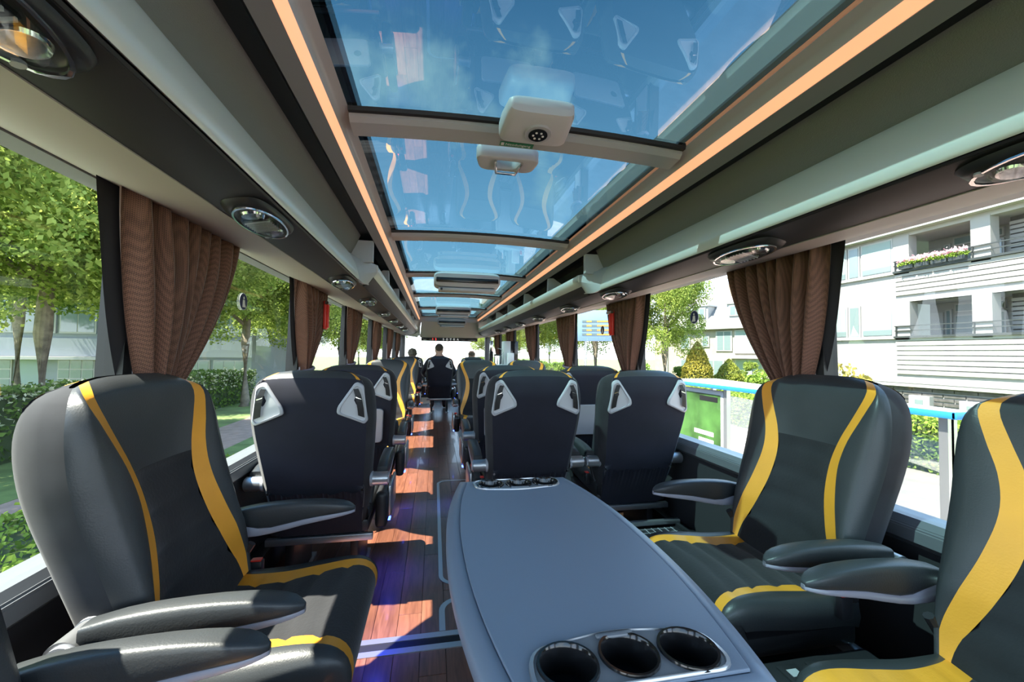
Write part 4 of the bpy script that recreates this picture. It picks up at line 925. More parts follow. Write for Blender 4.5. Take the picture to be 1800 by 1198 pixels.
# ================================================================== PEOPLE (seated, seen from behind)
def person(loc, rz, label, suit, hairmat, bald=False, curly=False, h=1.0, armout=0.0, lean=0.0):
    p = empty('person', loc, math.radians(rz), label, 'person', 'passengers at the front')
    J = [(0, -0.08, 0.52), (0, -0.10, 0.68), (0, -0.10, 0.86), (0, -0.085, 0.99), (0, -0.06, 1.075), (0, -0.045, 1.15), (0, -0.04, 1.215), (0, -0.04, 1.26)]
    Rr = [(0.165, 0.115), (0.150, 0.105), (0.170, 0.115), (0.120, 0.085), (0.056, 0.056), (0.070, 0.085), (0.074, 0.094), (0.050, 0.065)]
    E_ = [(i, i + 1) for i in range(7)]
    def chain(start, pts, rads):
        a = start
        for q, r_ in zip(pts, rads): J.append(q); Rr.append((r_, r_)); E_.append((a, len(J) - 1)); a = len(J) - 1
        return a
    for s in (-1, 1):
        w = chain(3, [(s * 0.185, -0.085, 0.955), (s * (0.255 + armout), -0.04, 0.74), (s * (0.235 + armout * .6), 0.16, 0.655), (s * 0.215, 0.25, 0.66), (s * 0.205, 0.30, 0.655)], [0.068, 0.048, 0.038, 0.027, 0.036])
        for k, dx in enumerate((-0.028, -0.01, 0.009, 0.027)):
            chain(w, [(s * 0.205 + dx, 0.345, 0.652), (s * 0.205 + dx * 1.1, 0.385 - 0.008 * abs(k - 1.5), 0.635)], [0.0095, 0.008])
        chain(w, [(s * 0.205 - s * 0.045, 0.315, 0.645)], [0.010])
        chain(0, [(s * 0.10, 0.02, 0.50), (s * 0.115, 0.36, 0.50), (s * 0.12, 0.40, 0.12), (s * 0.125, 0.41, 0.06), (s * 0.13, 0.54, 0.035)], [0.095, 0.068, 0.045, 0.042, 0.036])
    # ears, nose and chin on the head
    for s in (-1, 1): chain(5, [(s * 0.078, -0.045, 1.155)], [0.018])
    chain(5, [(0, 0.06, 1.150)], [0.016]); chain(5, [(0, 0.035, 1.095)], [0.026])
    me = bpy.data.meshes.new('body'); me.from_pydata(J, E_, [])
    b = link('body', me, None, p)
    b.modifiers.new('skin', 'SKIN'); sl = me.skin_vertices[0].data
    for i, r_ in enumerate(Rr): sl[i].radius = r_; sl[i].use_root = (i == 0)
    ss = b.modifiers.new('sub', 'SUBSURF'); ss.levels = 2; ss.render_levels = 2
    dg = bpy.context.evaluated_depsgraph_get(); m2 = bpy.data.meshes.new_from_object(b.evaluated_get(dg)); b.modifiers.clear(); b.data = m2; m2.name = 'body'
    m2.materials.clear(); m2.materials.append(suit); m2.materials.append(SKIN); m2.materials.append(GLOSSBLK)
    for q in m2.polygons:
        c = q.center
        if c.z > 1.055 or (c.y > 0.262 and 0.6 < c.z < 0.72): q.material_index = 1
        elif c.z < 0.085: q.material_index = 2
        q.use_smooth = True
    # eyes, collar, hair
    for s in (-1, 1):
        bm = bmesh.new(); bmesh.ops.create_uvsphere(bm, u_segments=10, v_segments=8, radius=0.011)
        bmesh.ops.translate(bm, verts=bm.verts, vec=(s * 0.03, 0.043, 1.175)); bmobj('eye', bm, WHITE, p, smooth=True)
    box('mouth', -0.02, 0.02, 0.046, 0.052, 1.118, 1.124, RED, p)
    v = []
    for z, r_ in ((1.045, 0.072), (1.075, 0.064), (1.085, 0.066)): v += [(r_ * math.cos(2 * math.pi * k / 20), -0.062 + r_ * 1.05 * math.sin(2 * math.pi * k / 20), z) for k in range(20)]
    mk('shirt_collar', v, [[a * 20 + k, a * 20 + (k + 1) % 20, a * 20 + 20 + (k + 1) % 20, a * 20 + 20 + k] for a in range(2) for k in range(20)], WHITE, p, smooth=True)
    bm = bmesh.new(); bmesh.ops.create_uvsphere(bm, u_segments=40, v_segments=26, radius=1.0)
    rr = random.Random(5)
    for q in bm.verts:
        d = q.co.copy(); k = 1.0
        if curly: k += 0.10 * math.sin(9 * d.x + 3 * d.z) * math.sin(8 * d.y + 2) + rr.uniform(-0.06, 0.08)
        q.co = Vector((d.x * (0.094 if curly else 0.081) * k, -0.045 + d.y * (0.112 if curly else 0.102) * k, 1.195 + d.z * (0.098 if curly else 0.088) * k))
    kill = []
    for fc in bm.faces:
        c = fc.calc_center_median()
        if c.y > 0.015 + (c.z - 1.20) * 0.6 or c.z < (1.125 if not curly else 1.115): kill.append(fc)
        elif bald and c.z > 1.205 and (c - Vector((0, -0.05, 1.2))).length < 0.2 and c.z > 1.225 - 0.4 * (abs(c.x)): kill.append(fc)
    bmesh.ops.delete(bm, geom=kill, context='FACES'); bmobj('hair', bm, hairmat, p, smooth=True)
    return p
CHECK = mat('dark green jacket', (0.03, 0.045, 0.03), 0.85, sheen=0.3)
pA = person((-0.215, 8.28, 0.0), 0, 'man with short hair in a dark navy suit seated in the aisle seat', SUIT, HAIR, armout=0.05); pA.scale = (1.04, 1.0, 1.06)
pB = person((-0.78, 9.13, -0.03), 0, 'passenger with grey-brown curls in a dark top at the front, lawn side', CHECK, HAIRG, curly=True)
pC = person((0.52, 9.18, -0.03), 0, 'balding passenger with light collar seated by the windscreen', SUIT, HAIRG, bald=True)

# ================================================================== OUTSIDE
ZG = -1.5
def slab(name, x0, x1, y0, y1, z, m):
    return tag(box(name, x0, x1, y0, y1, z - 0.2, z, m), kind='structure')
slab('ground', -150, 150, -60, 220, ZG - 0.12, GRASS)
slab('road', -3.3, 3.2, -40, 200, ZG - 0.02, ASPHALT)
slab('pavement', 7.7, 10.9, -40, 200, ZG + 0.05, PAVING)
slab('pavement_strip', 3.2, 7.7, -40, 200, ZG + 0.05, PINKPAVE)
slab('lawn_verge', -5.7, -3.3, -40, 200, ZG + 0.06, GRASS)
slab('path', -7.4, -5.7, -40, 200, ZG + 0.05, PINKPAVE)
slab('lawn', -60, -7.4, -40, 200, ZG + 0.06, GRASS)
slab('garden', 10.9, 80, -40, 200, ZG + 0.02, GRASS)

def leaf_cloud(name, pts, size, m, rnd, flat=0.0, smax=1.3):
    v, f = [], []
    for p in pts:
        a = Vector((rnd.gauss(0, 1), rnd.gauss(0, 1), rnd.gauss(0, 1) * (1 - flat))).normalized(); b = a.cross(Vector((rnd.gauss(0, 1), rnd.gauss(0, 1), rnd.gauss(0, 1)))).normalized()
        s = size * rnd.uniform(0.6, smax); p = Vector(p); k = len(v)
        v += [p - a * s, p + b * s * .55, p + a * s, p - b * s * .55]; f.append([k, k + 1, k + 2, k + 3])
    me = bpy.data.meshes.new(name); me.from_pydata([tuple(q) for q in v], [], f); me.update(); me.materials.append(m); return me
def crown_pts(n, rx, rz, rnd, nb=26, flatbot=0.5):
    bl = []
    for _ in range(nb):
        while True:
            q = Vector((rnd.uniform(-1, 1), rnd.uniform(-1, 1), rnd.uniform(-flatbot, 1)))
            if q.length < 0.88: break
        bl.append((Vector((q.x * rx, q.y * rx, q.z * rz)), rnd.uniform(0.22, 0.42) * rx))
    pts = []
    for _ in range(n):
        c, r_ = rnd.choice(bl); d = Vector((rnd.gauss(0, 1), rnd.gauss(0, 1), rnd.gauss(0, 1))).normalized() * r_ * rnd.uniform(0.55, 1.0)
        pts.append(c + Vector((d.x, d.y, d.z * 0.8)))
    return pts
CROWNS = []
for k in range(3):
    rnd = random.Random(100 + k)
    CROWNS.append(leaf_cloud('foliage', crown_pts(46000, 1.0, 1.15, rnd, 40), 0.0205, (LEAF1, LEAF1, LEAF2)[k], rnd))
def trunk_mesh():
    v, f = tube_path([(0, 0, 0), (0.02, 0, 0.12), (-0.02, 0.01, 0.5), (0.01, 0.0, 1.0)], [1.3, 1.0, 0.9, 0.75], 12)
    return v, f
def tree(x, y, zc, rad, rz, trunk_r, label, group, k=0, leaves=None):
    t = empty('street_tree', (x, y, ZG), label=label, cat='tree', group=group)
    H = zc - ZG
    v, f = tube_path([(0, 0, 0), (0.03, 0.02, 0.3), (-0.04, 0.03, H * .5), (0.05, 0, H * .85), (0.0, 0.0, H * 1.05)], [trunk_r * 1.35, trunk_r, trunk_r * .9, trunk_r * .7, trunk_r * .3], 12)
    mk('trunk', v, f, BARK, t, smooth=True)
    for q in range(5):
        a = q * 1.256 + x; z0 = H * (0.62 + 0.06 * q)
        v, f = tube_path([(0, 0, z0), (math.cos(a) * rad * .35, math.sin(a) * rad * .35, z0 + rad * .35), (math.cos(a) * rad * .75, math.sin(a) * rad * .75, z0 + rad * .65)], [trunk_r * .45, trunk_r * .3, trunk_r * .08], 7)
        mk('branch', v, f, BARK, t, smooth=True)
    o = bpy.data.objects.new('foliage', CROWNS[k]); col.objects.link(o); o.parent = t; o.location = (0, 0, H); o.scale = (rad, rad, rz); o.rotation_euler = (0, 0, x * 1.7 + y); o['kind'] = 'stuff'
    return t
G1 = 'street trees on the lawn side'; L1 = 'leafy green street tree with a pale trunk on the lawn'
tree(-10.6, 13.0, 4.6, 3.9, 3.6, 0.20, 'leafy green tree with a slim trunk before the low blue-grey building', G1, 0)
tree(-7.6, 13.6, 4.9, 3.8, 3.4, 0.32, 'leafy green tree with a thick pale trunk beside the path', G1, 1)
for (x, y, zc, r_, h_, k) in ((-8.6, 7.0, 5.2, 3.0, 3.2, 0), (-13.5, 8.5, 5.4, 4.0, 3.8, 2), (-9.0, 21, 4.6, 4.2, 3.8, 1), (-9.5, 29, 4.6, 4.4, 4.0, 0), (-8.5, 38, 4.6, 4.4, 4.2, 1), (-9.0, 50, 5, 5, 4.8, 0), (-9, 66, 5, 5, 5, 1), (-17, 20, 6.0, 5.0, 4.6, 2), (-23, 24, 6, 5, 5, 2), (-15, 40, 6, 6, 5, 2)):
    tree(x, y, zc, r_, h_, 0.2, L1, G1, k)
G2 = 'street trees on the shelter side'; L2 = 'bright green street tree beyond the shelter'
tree(14.2, 23.5, 3.9, 2.7, 3.5, 0.22, 'bright green tree standing beside the row houses', G2, 0)
for (x, y, zc, r_, h_, k) in ((13.5, 33, 4.5, 4.0, 4.2, 0), (10.5, 26, 5.2, 2.6, 4.2, 1), (12.5, 44, 5, 4.5, 4.5, 1), (9.5, 38, 4.6, 3.4, 4.2, 0), (10, 56, 5, 4.5, 4.6, 0), (11, 74, 5, 5, 5, 1), (8.5, 50, 4, 3, 4, 0)):
    tree(x, y, zc, r_, h_, 0.2, L2, G2, k)

def hedge(name, x0, x1, y0, y1, z0, z1, m, n, size, label, cat='hedge', seed=1, lumps=0.12):
    h = empty(name, ((x0 + x1) / 2, (y0 + y1) / 2, z0), label=label, cat=cat)
    cx_, cy_ = (x0 + x1) / 2, (y0 + y1) / 2; dx, dy, dz = (x1 - x0) / 2, (y1 - y0) / 2, z1 - z0
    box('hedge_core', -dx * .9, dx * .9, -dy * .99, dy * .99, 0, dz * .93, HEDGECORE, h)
    rnd = random.Random(seed); pts = []
    for _ in range(n):
        fcs = rnd.random(); y = rnd.uniform(-dy, dy); bz = lumps * math.sin(y * 1.3 + 1) * math.sin(y * .47)
        if fcs < 0.36: pts.append((-dx + rnd.gauss(0, .05), y, rnd.uniform(0, dz)))
        elif fcs < 0.6: pts.append((dx + rnd.gauss(0, .05), y, rnd.uniform(0, dz)))
        elif fcs < 0.96: pts.append((rnd.uniform(-dx, dx), y, dz + rnd.gauss(0, .05) + bz))
        else: pts.append((rnd.uniform(-dx, dx), rnd.choice((-dy, dy)), rnd.uniform(0, dz)))
    o = bpy.data.objects.new('leaves', leaf_cloud('leaves', pts, size, m, rnd)); col.objects.link(o); o.parent = h; o['kind'] = 'stuff'
    return h
hedge('garden_hedge', -11.2, -9.7, 2.0, 24.0, ZG + 0.05, 0.10, LEAFH, 16000, 0.075, 'dark clipped hedge with pale blossom running behind the lawn', seed=2)
hd = sc.objects['garden_hedge']; rnd = random.Random(9)
o = bpy.data.objects.new('blossom', leaf_cloud('blossom', [(rnd.uniform(-.8, .8), rnd.uniform(-11, 11), 1.55 + rnd.gauss(0, .07)) for _ in range(2600)] + [(.78 + rnd.gauss(0, .05), rnd.uniform(-11, 11), rnd.uniform(0.9, 1.55)) for _ in range(900)], 0.06, LEAFW, rnd)); col.objects.link(o); o.parent = hd; o['kind'] = 'stuff'
hedge('low_hedge', -5.4, -3.9, 2.0, 9.0, ZG + 0.06, ZG + 0.62, LEAFHR, 14000, 0.045, 'low ground-cover hedge at the road edge on the lawn side', seed=3)
hedge('shelter_hedge', 10.9, 12.1, 1.0, 20.0, ZG, -0.30, LEAFHR, 26000, 0.055, 'bright green clipped hedge behind the bus shelter', seed=4)
hedge('far_hedge', 8.0, 9.5, 24.0, 80.0, ZG, 0.3, LEAF2, 9000, 0.16, 'long green hedge along the street beyond the shelter', seed=6)

def cone_tree(x, y, rad, h, label, m, seed):
    t = empty('topiary_cone', (x, y, ZG), label=label, cat='shrub', group='clipped conifers in the front garden')
    rnd = random.Random(seed); pts = []
    for _ in range(7000):
        q = rnd.random() ** 0.8; a = rnd.uniform(0, 6.283); r_ = rad * (1 - q ** 1.6) ** 0.8 * (1 + 0.05 * math.sin(26 * q)) * rnd.uniform(.9, 1.02)
        pts.append((r_ * math.cos(a), r_ * math.sin(a), h * q))
    n = 14; v, f = [], []
    for j in range(9):
        q = j / 8; r_ = max(0.02, rad * .88 * (1 - q ** 1.6) ** 0.8); v += [(r_ * math.cos(2 * math.pi * k / n), r_ * math.sin(2 * math.pi * k / n), h * .97 * q) for k in range(n)]
    for j in range(8):
        for k in range(n): f.append([j * n + k, j * n + (k + 1) % n, (j + 1) * n + (k + 1) % n, (j + 1) * n + k])
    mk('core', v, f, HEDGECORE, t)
    o = bpy.data.objects.new('needles', leaf_cloud('needles', pts, 0.075, m, rnd)); col.objects.link(o); o.parent = t; o['kind'] = 'stuff'
cone_tree(15.4, 22.0, 1.15, 3.5, 'tall golden clipped conifer cone in the front garden', LEAFC, 21)
cone_tree(17.6, 22.0, 1.15, 2.45, 'shorter olive clipped conifer cone beside the tall one', leaf_mat('olive conifer leaves', (0.16, 0.19, 0.03), (0.36, 0.38, 0.08), .25), 22)
def shrub(x, y, r_, h, m, label, seed, cat='shrub', group=None):
    t = empty('shrub', (x, y, ZG), label=label, cat=cat, group=group); rnd = random.Random(seed)
    o = bpy.data.objects.new('leaves', leaf_cloud('leaves', [(p.x, p.y, max(0, p.z + h * .45)) for p in crown_pts(2600, r_, h * .55, rnd, 14, 0.8)], 0.085, m, rnd)); col.objects.link(o); o.parent = t; o['kind'] = 'stuff'
    v, f = tube_path([(0, 0, 0), (0.02, 0, h * .4), (0, .03, h * .8)], [0.06, 0.04, 0.015], 6); mk('stem', v, f, BARK, t)
shrub(15.2, 14.0, 2.0, 2.9, LEAFO, 'ochre flowering shrub before the dark brick base of the apartments', 31)
shrub(14.6, 11.9, 1.0, 2.0, LEAFO, 'small ochre shrub by the white box windows', 32)
shrub(13.6, 15.6, 1.0, 2.0, LEAFHR, 'green shrub beside the apartment corner', 33)
GS = 'loose shrubs in the front gardens'
for k, (x, y, r_, h, m) in enumerate(((13.0, 23.5, 1.4, 2.0, LEAFHR), (16.6, 24.5, 1.1, 2.2, LEAF2), (19.6, 24.0, 1.2, 1.6, LEAFHR), (21.5, 24.5, 1.0, 2.6, LEAF1), (17.0, 25.5, 1.2, 2.0, LEAF2), (11.4, 21.0, 1.2, 1.4, LEAFHR), (20.8, 22.0, 1.3, 1.2, LEAFW))):
    shrub(x, y, r_, h, m, 'loose green shrub in the front gardens of the row houses', 40 + k, group=GS)

# ---------------------------------------------------------------- bus shelter
sh = empty('bus_shelter', (4.87, 4.7, ZG + 0.05), label='bus shelter with white roof and blue edge band', cat='bus shelter')
zt = 0.695 - (ZG + 0.05)
rv = [(-0.70, -1.95), (-0.52, -1.95), (0.45, 2.6), (-0.70, 2.6)]
mk('shelter_roof', [(x, y, zt - 0.03) for x, y in rv] + [(x, y, zt + 0.02) for x, y in rv], [[3, 2, 1, 0], [4, 5, 6, 7]] + [[k, (k + 1) % 4, 4 + (k + 1) % 4, 4 + k] for k in range(4)], SHELTERW, sh)
box('blue_band', -0.715, -0.66, -1.96, 2.61, zt - 0.05, zt + 0.012, BLUEBAND, sh, 0.006)
box('blue_band', -0.715, -0.52, -1.97, -1.93, zt - 0.05, zt + 0.012, BLUEBAND, sh, 0.006)
for (x, y) in ((-0.60, -1.82), (-0.60, 0.98), (-0.56, -1.82), (0.08, 0.98), (0.32, 2.5)): box('shelter_post', x - 0.035, x + 0.035, y - 0.035, y + 0.035, 0, zt - 0.01, SILVER, sh)
ad = box('poster_case', -0.63, -0.57, 1.03, 2.35, 0.25, zt - 0.09, PALEGREY, sh, 0.01)
box('poster', -0.636, -0.629, 1.09, 2.29, 0.32, zt - 0.16, ADGREEN, ad)
box('poster_bar', -0.640, -0.634, 1.15, 1.60, zt - 0.28, zt - 0.20, BLACK, ad)
for k in range(2): box('poster_line', -0.640, -0.634, 1.25, 1.75 - .12 * k, zt - 0.86 - 0.13 * k, zt - 0.79 - 0.13 * k, WHITE, ad)
mk('back_glass', [(-0.56, -1.78, 0.3), (0.32, 2.46, 0.3), (0.32, 2.46, zt - 0.25), (-0.56, -1.78, zt - 0.25)], [[0, 1, 2, 3]], SIDEGLASS, sh)

# ---------------------------------------------------------------- display board beyond the window
db = empty('display_board', (6.95, 16.5, ZG), math.radians(-23), 'pale blue information board with orange text rows on two posts', 'sign')
zb = 1.75 - ZG
box('board_panel', -1.15, 1.15, -0.06, 0.06, zb - 0.0, zb + 1.35, BOARD, db, 0.02)
for k in range(4):
    z = zb + 0.24 + k * 0.19
    r_ = box('text_row', -0.95, 0.75 if k != 0 else 1.05, -0.068, -0.058, z, z + 0.10, SLATE, db)
    for x0, x1 in ((-0.75, -0.55), (-0.30, 0.25 + 0.1 * (k % 2)))[: 2]:
        x = x0
        while x < x1: box('text_glyph', x, x + 0.055, -0.072, -0.066, z + 0.02, z + 0.08, ORANGETXT, r_); x += 0.075
for x in (-0.8, 0.8): cyl('board_post', (x, 0.1, 0), (x, 0.1, zb + 0.4), 0.06, SILVER, db, 10)

# ---------------------------------------------------------------- apartment block on the right
ap = empty('apartment_block', (0, 0, ZG), label='white apartment block with balconies above a dark brick base', cat='building')
AX = 19.3
def apz(z): return z - ZG
def abox(name, x0, x1, y0, y1, z0, z1, m, parent=ap, bev=0): return box(name, x0, x1, y0, y1, apz(z0), apz(z1), m, parent, bev)
YN, YE = -4.0, 18.2
abox('base_wall', AX + 0.10, AX + 9, YN, YE, ZG - .3, 0.02, MORTAR)
brk = None
bl_ = bmesh.new(); 
row_h = 0.17; v, f = [], []
nz = int((0.0 - ZG) / row_h)
bricks = []
for j in range(nz + 1):
    z = -0.02 - (j + 1) * row_h; yy = 7.2 + (0.35 if j % 2 else 0.0)
    while yy < YE - 0.6:
        bricks.append((yy, z)); yy += 0.70
first = None
for (yy, z) in bricks[:300]:
    if first is None: first = abox('brick', AX + 0.06, AX + 0.13, yy, yy + 0.67, z, z + row_h - 0.055, BRICKD); first_y, first_z = yy, z
    else:
        o = first.copy(); col.objects.link(o); o.parent = ap; o.location = (0, yy - first_y, z - first_z)
bm = bmesh.new()
for j in range(nz + 1):
    z = -0.02 - (j + 1) * row_h; bm_box(bm, AX + 0.06, AX + 0.13, YN, 7.15, apz(z), apz(z + row_h - .055))
tag(bmobj('brick_courses', bm, BRICKD, ap), kind='stuff')
abox('plinth_ledge', AX - 0.10, AX + 0.3, YN, YE, -0.02, 0.20, FRAMEW)
abox('plinth_line', AX - 0.11, AX + 0.3, YN, YE, 0.115, 0.13, BRICKD)
# floors: (parapet z0, balcony floor/rail z1, opening top z2)
def storey(z0, z1, z2):
    # band of white boarding below the sills / balcony front
    abox('band_wall', AX + 0.04, AX + 0.3, YN, YE, z0, z1, WALLWHITE)
    k = 0; z = z0 + 0.30
    while z < z1 - 0.1:
        abox('board', AX - 0.03, AX + 0.05, YN, 14.0, z, z + 0.16, BRICKW); z += 0.20
    abox('coping', AX - 0.12, AX + 0.3, YN, 14.02, z1 - 0.03, z1 + 0.05, RAILDK)
    abox('sill', AX - 0.06, AX + 0.3, 14.02, YE, z1 - 0.06, z1 + 0.04, FRAMEW)
    # back wall of the balconies and side walls
    abox('balcony_back', AX + 1.9, AX + 2.1, YN, 14.0, z1, z2, WALLWHITE)
    abox('balcony_ceiling', AX, AX + 2.1, YN, 14.0, z2, z2 + 0.18, WALLWHITE)
    abox('front_wall', AX + 0.05, AX + 0.3, 14.0, YE, z1, z2 + 0.2, WALLWHITE)
    for (ya, yb) in ((10.9, 11.45), (13.45, 14.05), (7.2, 7.7), (3.2, 3.7)): abox('column', AX - 0.03, AX + 0.4, ya, yb, z1 - 0.1, z2 + 0.05, BRICKW)
    # brick side screen between the balconies
    for j in range(9):
        zz = z1 + 0.05 + j * (z2 - z1) / 9
        if zz + 0.2 < z2: abox('screen_brick', AX + 0.9, AX + 1.05, 8.6, 10.9, zz, zz + (z2 - z1) / 9 - 0.05, BRICKW)
    abox('screen_core', AX + 0.95, AX + 1.0, 8.6, 10.9, z1, z2, BRICKD)
    # windows in the balcony back wall
    for (ya, yb, zz0, zz1) in ((11.55, 12.0, z1, z2 - 0.5), (12.15, 13.1, z1 + 0.15, z2 - 0.55), (12.15, 13.1, z2 - 0.45, z2 - 0.08), (11.55, 12.0, z2 - 0.42, z2 - 0.08), (13.2, 13.42, z1, z2 - 0.3)):
        w_ = abox('window', AX + 1.82, AX + 1.91, ya, yb, zz0, zz1, FRAMEW); abox('pane', AX + 1.80, AX + 1.83, ya + .06, yb - .06, zz0 + .06, zz1 - .06, PANE, w_)
    abox('balcony_door', AX + 1.82, AX + 1.9, 13.5, 13.95, z1, z2 - 0.4, FRAMEW)
    # flush windows at the far end
    for (ya, yb, m_) in ((14.15, 15.35, BLIND), (15.55, 15.95, PANE), (16.15, 17.9, BLIND)):
        w_ = abox('window', AX - 0.0, AX + 0.08, ya - .07, yb + .07, z1 + 0.04, z2 + 0.05, FRAMEW); abox('pane', AX - 0.02, AX + 0.01, ya, yb, z1 + 0.12, z2 - 0.03, m_, w_)
        abox('pane', AX - 0.025, AX - 0.018, ya, yb, z1 + 0.12, z1 + 0.35, PANE, w_) if m_ is BLIND else None
    # railing
    for zz in (z1 + 0.26, z1 + 0.46): abox('rail', AX - 0.09, AX - 0.05, YN, 14.0, zz, zz + 0.035, RAILDK)
    for y in np.arange(YN, 14.01, 2.56): abox('rail_post', AX - 0.09, AX - 0.05, float(y), float(y) + 0.04, z1, z1 + 0.48, RAILDK)
storey(0.20, 2.05, 3.55)
storey(3.55, 4.85, 6.35)
abox('roof_fascia', AX - 0.35, AX + 10, YN, YE + 0.2, 6.53, 6.95, FRAMEW)
abox('gable_wall', AX + 0.1, AX + 9, YE - 0.3, YE, 0.02, 6.5, WALLWHITE)
for (y, z) in ((9.9, -0.75), (11.45, -0.72), (13.1, -0.66), (8.2, -0.8)):
    w_ = abox('box_window', AX - 0.16, AX + 0.12, y - 0.36, y + 0.36, z - 0.28, z + 0.30, FRAMEW); abox('pane', AX - 0.18, AX - 0.155, y - 0.14, y + 0.14, z - 0.13, z + 0.14, PANE, w_)
    abox('window_dark_sill', AX - 0.14, AX + 0.1, y - 0.30, y + 0.30, z - 0.36, z - 0.28, RAILDK, w_)  # dark sill slab below the box window
for k in range(4):
    y = 11.75 + k * 0.56
    pb = empty('flower_box', (AX - 0.16, y, 5.02), label='window box of pink and white flowers on the upper balcony rail', cat='flower box', group='balcony flower boxes')
    box('trough', -0.09, 0.05, -0.25, 0.25, -0.10, 0.06, RAILDK, pb)
    rnd = random.Random(70 + k)
    for nm, m_, dz in (('flowers', leaf_mat('pink white petals %d' % k, (0.75, 0.35, 0.45), (0.9, 0.85, 0.85), .3), 0.26), ('flower_leaves', LEAFHR, 0.12)):
        o = bpy.data.objects.new(nm, leaf_cloud(nm, [(rnd.gauss(-.03, .07), rnd.uniform(-.27, .27), dz + rnd.gauss(0, .05)) for _ in range(260)], 0.05, m_, rnd)); col.objects.link(o); o.parent = pb; o['kind'] = 'stuff'

# ---------------------------------------------------------------- row of brick houses
hx = empty('row_houses', (24.3, 37.0, ZG), math.radians(-63.4), 'row of beige brick houses with grey tiled roof and white dormers', 'building')
# local x runs along the facade (towards the near end), local y goes into the house
FL = 16.0; EV = 5.45; RG = 9.0
box('house_wall', -3, FL, 0.0, 8.0, -0.3, EV, BEIGE, hx)
def roofslab(name, y0, z0, y1, z1, x0, x1, m): return mk(name, [(x0, y0, z0), (x1, y0, z0), (x1, y1, z1), (x0, y1, z1), (x0, y0, z0 - .12), (x1, y0, z0 - .12), (x1, y1, z1 - .12), (x0, y1, z1 - .12)], [[0, 1, 2, 3], [4, 7, 6, 5], [0, 4, 5, 1], [1, 5, 6, 2], [2, 6, 7, 3], [3, 7, 4, 0]], m, hx)
roofslab('roof', -0.35, EV - 0.15, 4.0, RG, -3.2, FL + .2, ROOFTILE); roofslab('roof', 8.35, EV - .15, 4.0, RG, -3.2, FL + .2, ROOFTILE)
NTR = 11
for j in range(NTR):
    t0 = j / NTR; y0 = -0.38 + 4.38 * t0; z0 = EV - 0.14 + (RG - EV + 0.15) * t0
    roofslab('tile_course', y0, z0 + 0.04, y0 + 4.38 / NTR, z0 + (RG - EV + .15) / NTR + 0.005, -3.2, FL + .2, ROOFTILE)
mk('gable', [(FL, 0, EV), (FL, 8, EV), (FL, 4, RG - .1), (FL - .2, 0, EV), (FL - .2, 8, EV), (FL - .2, 4, RG - .1)], [[0, 1, 2], [3, 5, 4], [0, 2, 5, 3], [1, 4, 5, 2]], BEIGE, hx)
def hwin(x0, x1, z0, z1, n=1, y=0.0, parent=hx, m=PANE):
    w_ = box('window', x0 - .09, x1 + .09, y - 0.09, y + 0.02, z0 - .09, z1 + .09, FRAMEW, parent)
    for k in range(n):
        a = x0 + (x1 - x0) * k / n; b = x0 + (x1 - x0) * (k + 1) / n; box('pane', a + .05, b - .05, y - 0.10, y - 0.07, z0, z1, m, w_)
for x in (1.3, 5.3, 9.3):
    d = box('dormer', x - 1.1, x + 1.1, 0.7, 3.0, 6.1, 7.55, FRAMEW, hx); hwin(x - .8, x + .8, 6.5, 7.3, 3, 0.68)
    box('dormer_roof', x - 1.25, x + 1.25, 0.55, 3.4, 7.55, 7.68, SHELTERW, hx)
for x in (3.5, 11.0):
    c_ = box('chimney', x - .45, x + .45, 3.6, 4.4, 8.5, 9.9, CHIM, hx)
    for q in (-.2, .2): cyl('chimney_pot', (x + q, 4.0, 9.9), (x + q, 4.0, 10.25), 0.11, DARKPL, c_, 10)
hwin(0.0, 0.9, 3.4, 4.6); hwin(2.2, 2.8, 3.6, 4.5); hwin(3.6, 4.9, 3.2, 4.9, 2); hwin(5.3, 7.4, 3.0, 4.95, 2, m=BLIND); hwin(8.8, 9.4, 3.5, 4.5); hwin(11.2, 11.9, 3.5, 4.5); hwin(13.0, 14.4, 3.4, 4.7, 2)
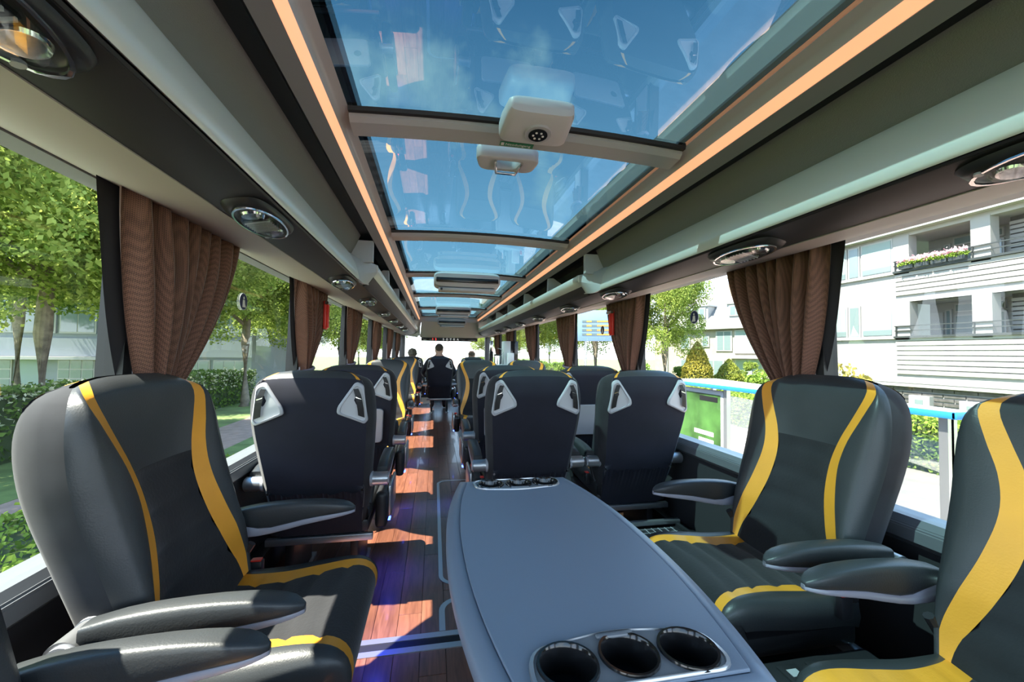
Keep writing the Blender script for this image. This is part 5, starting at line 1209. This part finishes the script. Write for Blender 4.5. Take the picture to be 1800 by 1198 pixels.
hwin(5.3, 7.5, 0.9, 2.3, 2, m=BLIND); hwin(2.4, 4.2, 0.9, 2.2, 2); hwin(0.0, 1.6, 0.9, 2.2, 2); hwin(12.8, 14.4, 0.9, 2.2, 2)
for x in (8.6, 10.9):
    d = box('front_door', x, x + 1.0, -0.06, 0.03, 0.0, 2.3, FRAMEW, hx); box('door_pane', x + .2, x + .8, -0.08, -0.05, 0.9, 2.1, PANE, d)
box('canopy', 4.9, 7.9, -0.7, 0.0, 2.45, 2.6, FRAMEW, hx); box('bay_panel', 5.1, 7.6, -0.12, 0.0, 0.2, 0.85, FRAMEW, hx)
for x in (10.4, 0.5 - 2): box('drainpipe', x - .05, x + .05, -0.12, -0.02, 0.0, EV, FRAMEW, hx)
box('gutter', -3.2, FL + .2, -0.45, -0.32, EV - 0.28, EV - 0.16, FRAMEW, hx)

# ---------------------------------------------------------------- low blue-grey building on the left
lb = empty('low_building', (-30.0, 30.0, ZG), 0, 'low blue-grey building with wide banded windows behind the trees', 'building')
box('building_wall', 0, 17.6, 0.1, 10, -0.2, 6.4, LOWBLD, lb)
box('fascia', -0.1, 17.7, -0.10, 0.15, 2.18, 3.30, LOWBLD, lb)
box('canopy', -0.1, 12.5, -1.0, 0.1, 1.98, 2.16, FRAMEW, lb)
for k in range(8):
    x = 0.3 + k * 2.15
    if k in (2, 5): box('door', x + .2, x + 1.3, 0.0, 0.12, 0.0, 2.0, BLIND, lb); continue
    w_ = box('window', x, x + 1.95, 0.0, 0.11, 0.15, 2.0, FRAMEW, lb)
    for a in range(3):
        for c_ in range(3): box('pane', x + .06 + a * .63, x + .06 + a * .63 + .56, -0.02, 0.01, 0.24 + c_ * .58, 0.24 + c_ * .58 + .51, PANE, w_)
for k in range(8):
    x = 0.3 + k * 2.15; w_ = box('window', x, x + 1.95, 0.0, 0.11, 3.6, 5.2, FRAMEW, lb)
    for a in range(2): box('pane', x + .08 + a * .92, x + .08 + a * .92 + .85, -0.02, 0.01, 3.7, 5.1, PANE, w_)
box('roof_edge', -0.3, 17.9, -0.3, 10.2, 6.4, 6.6, FRAMEW, lb)
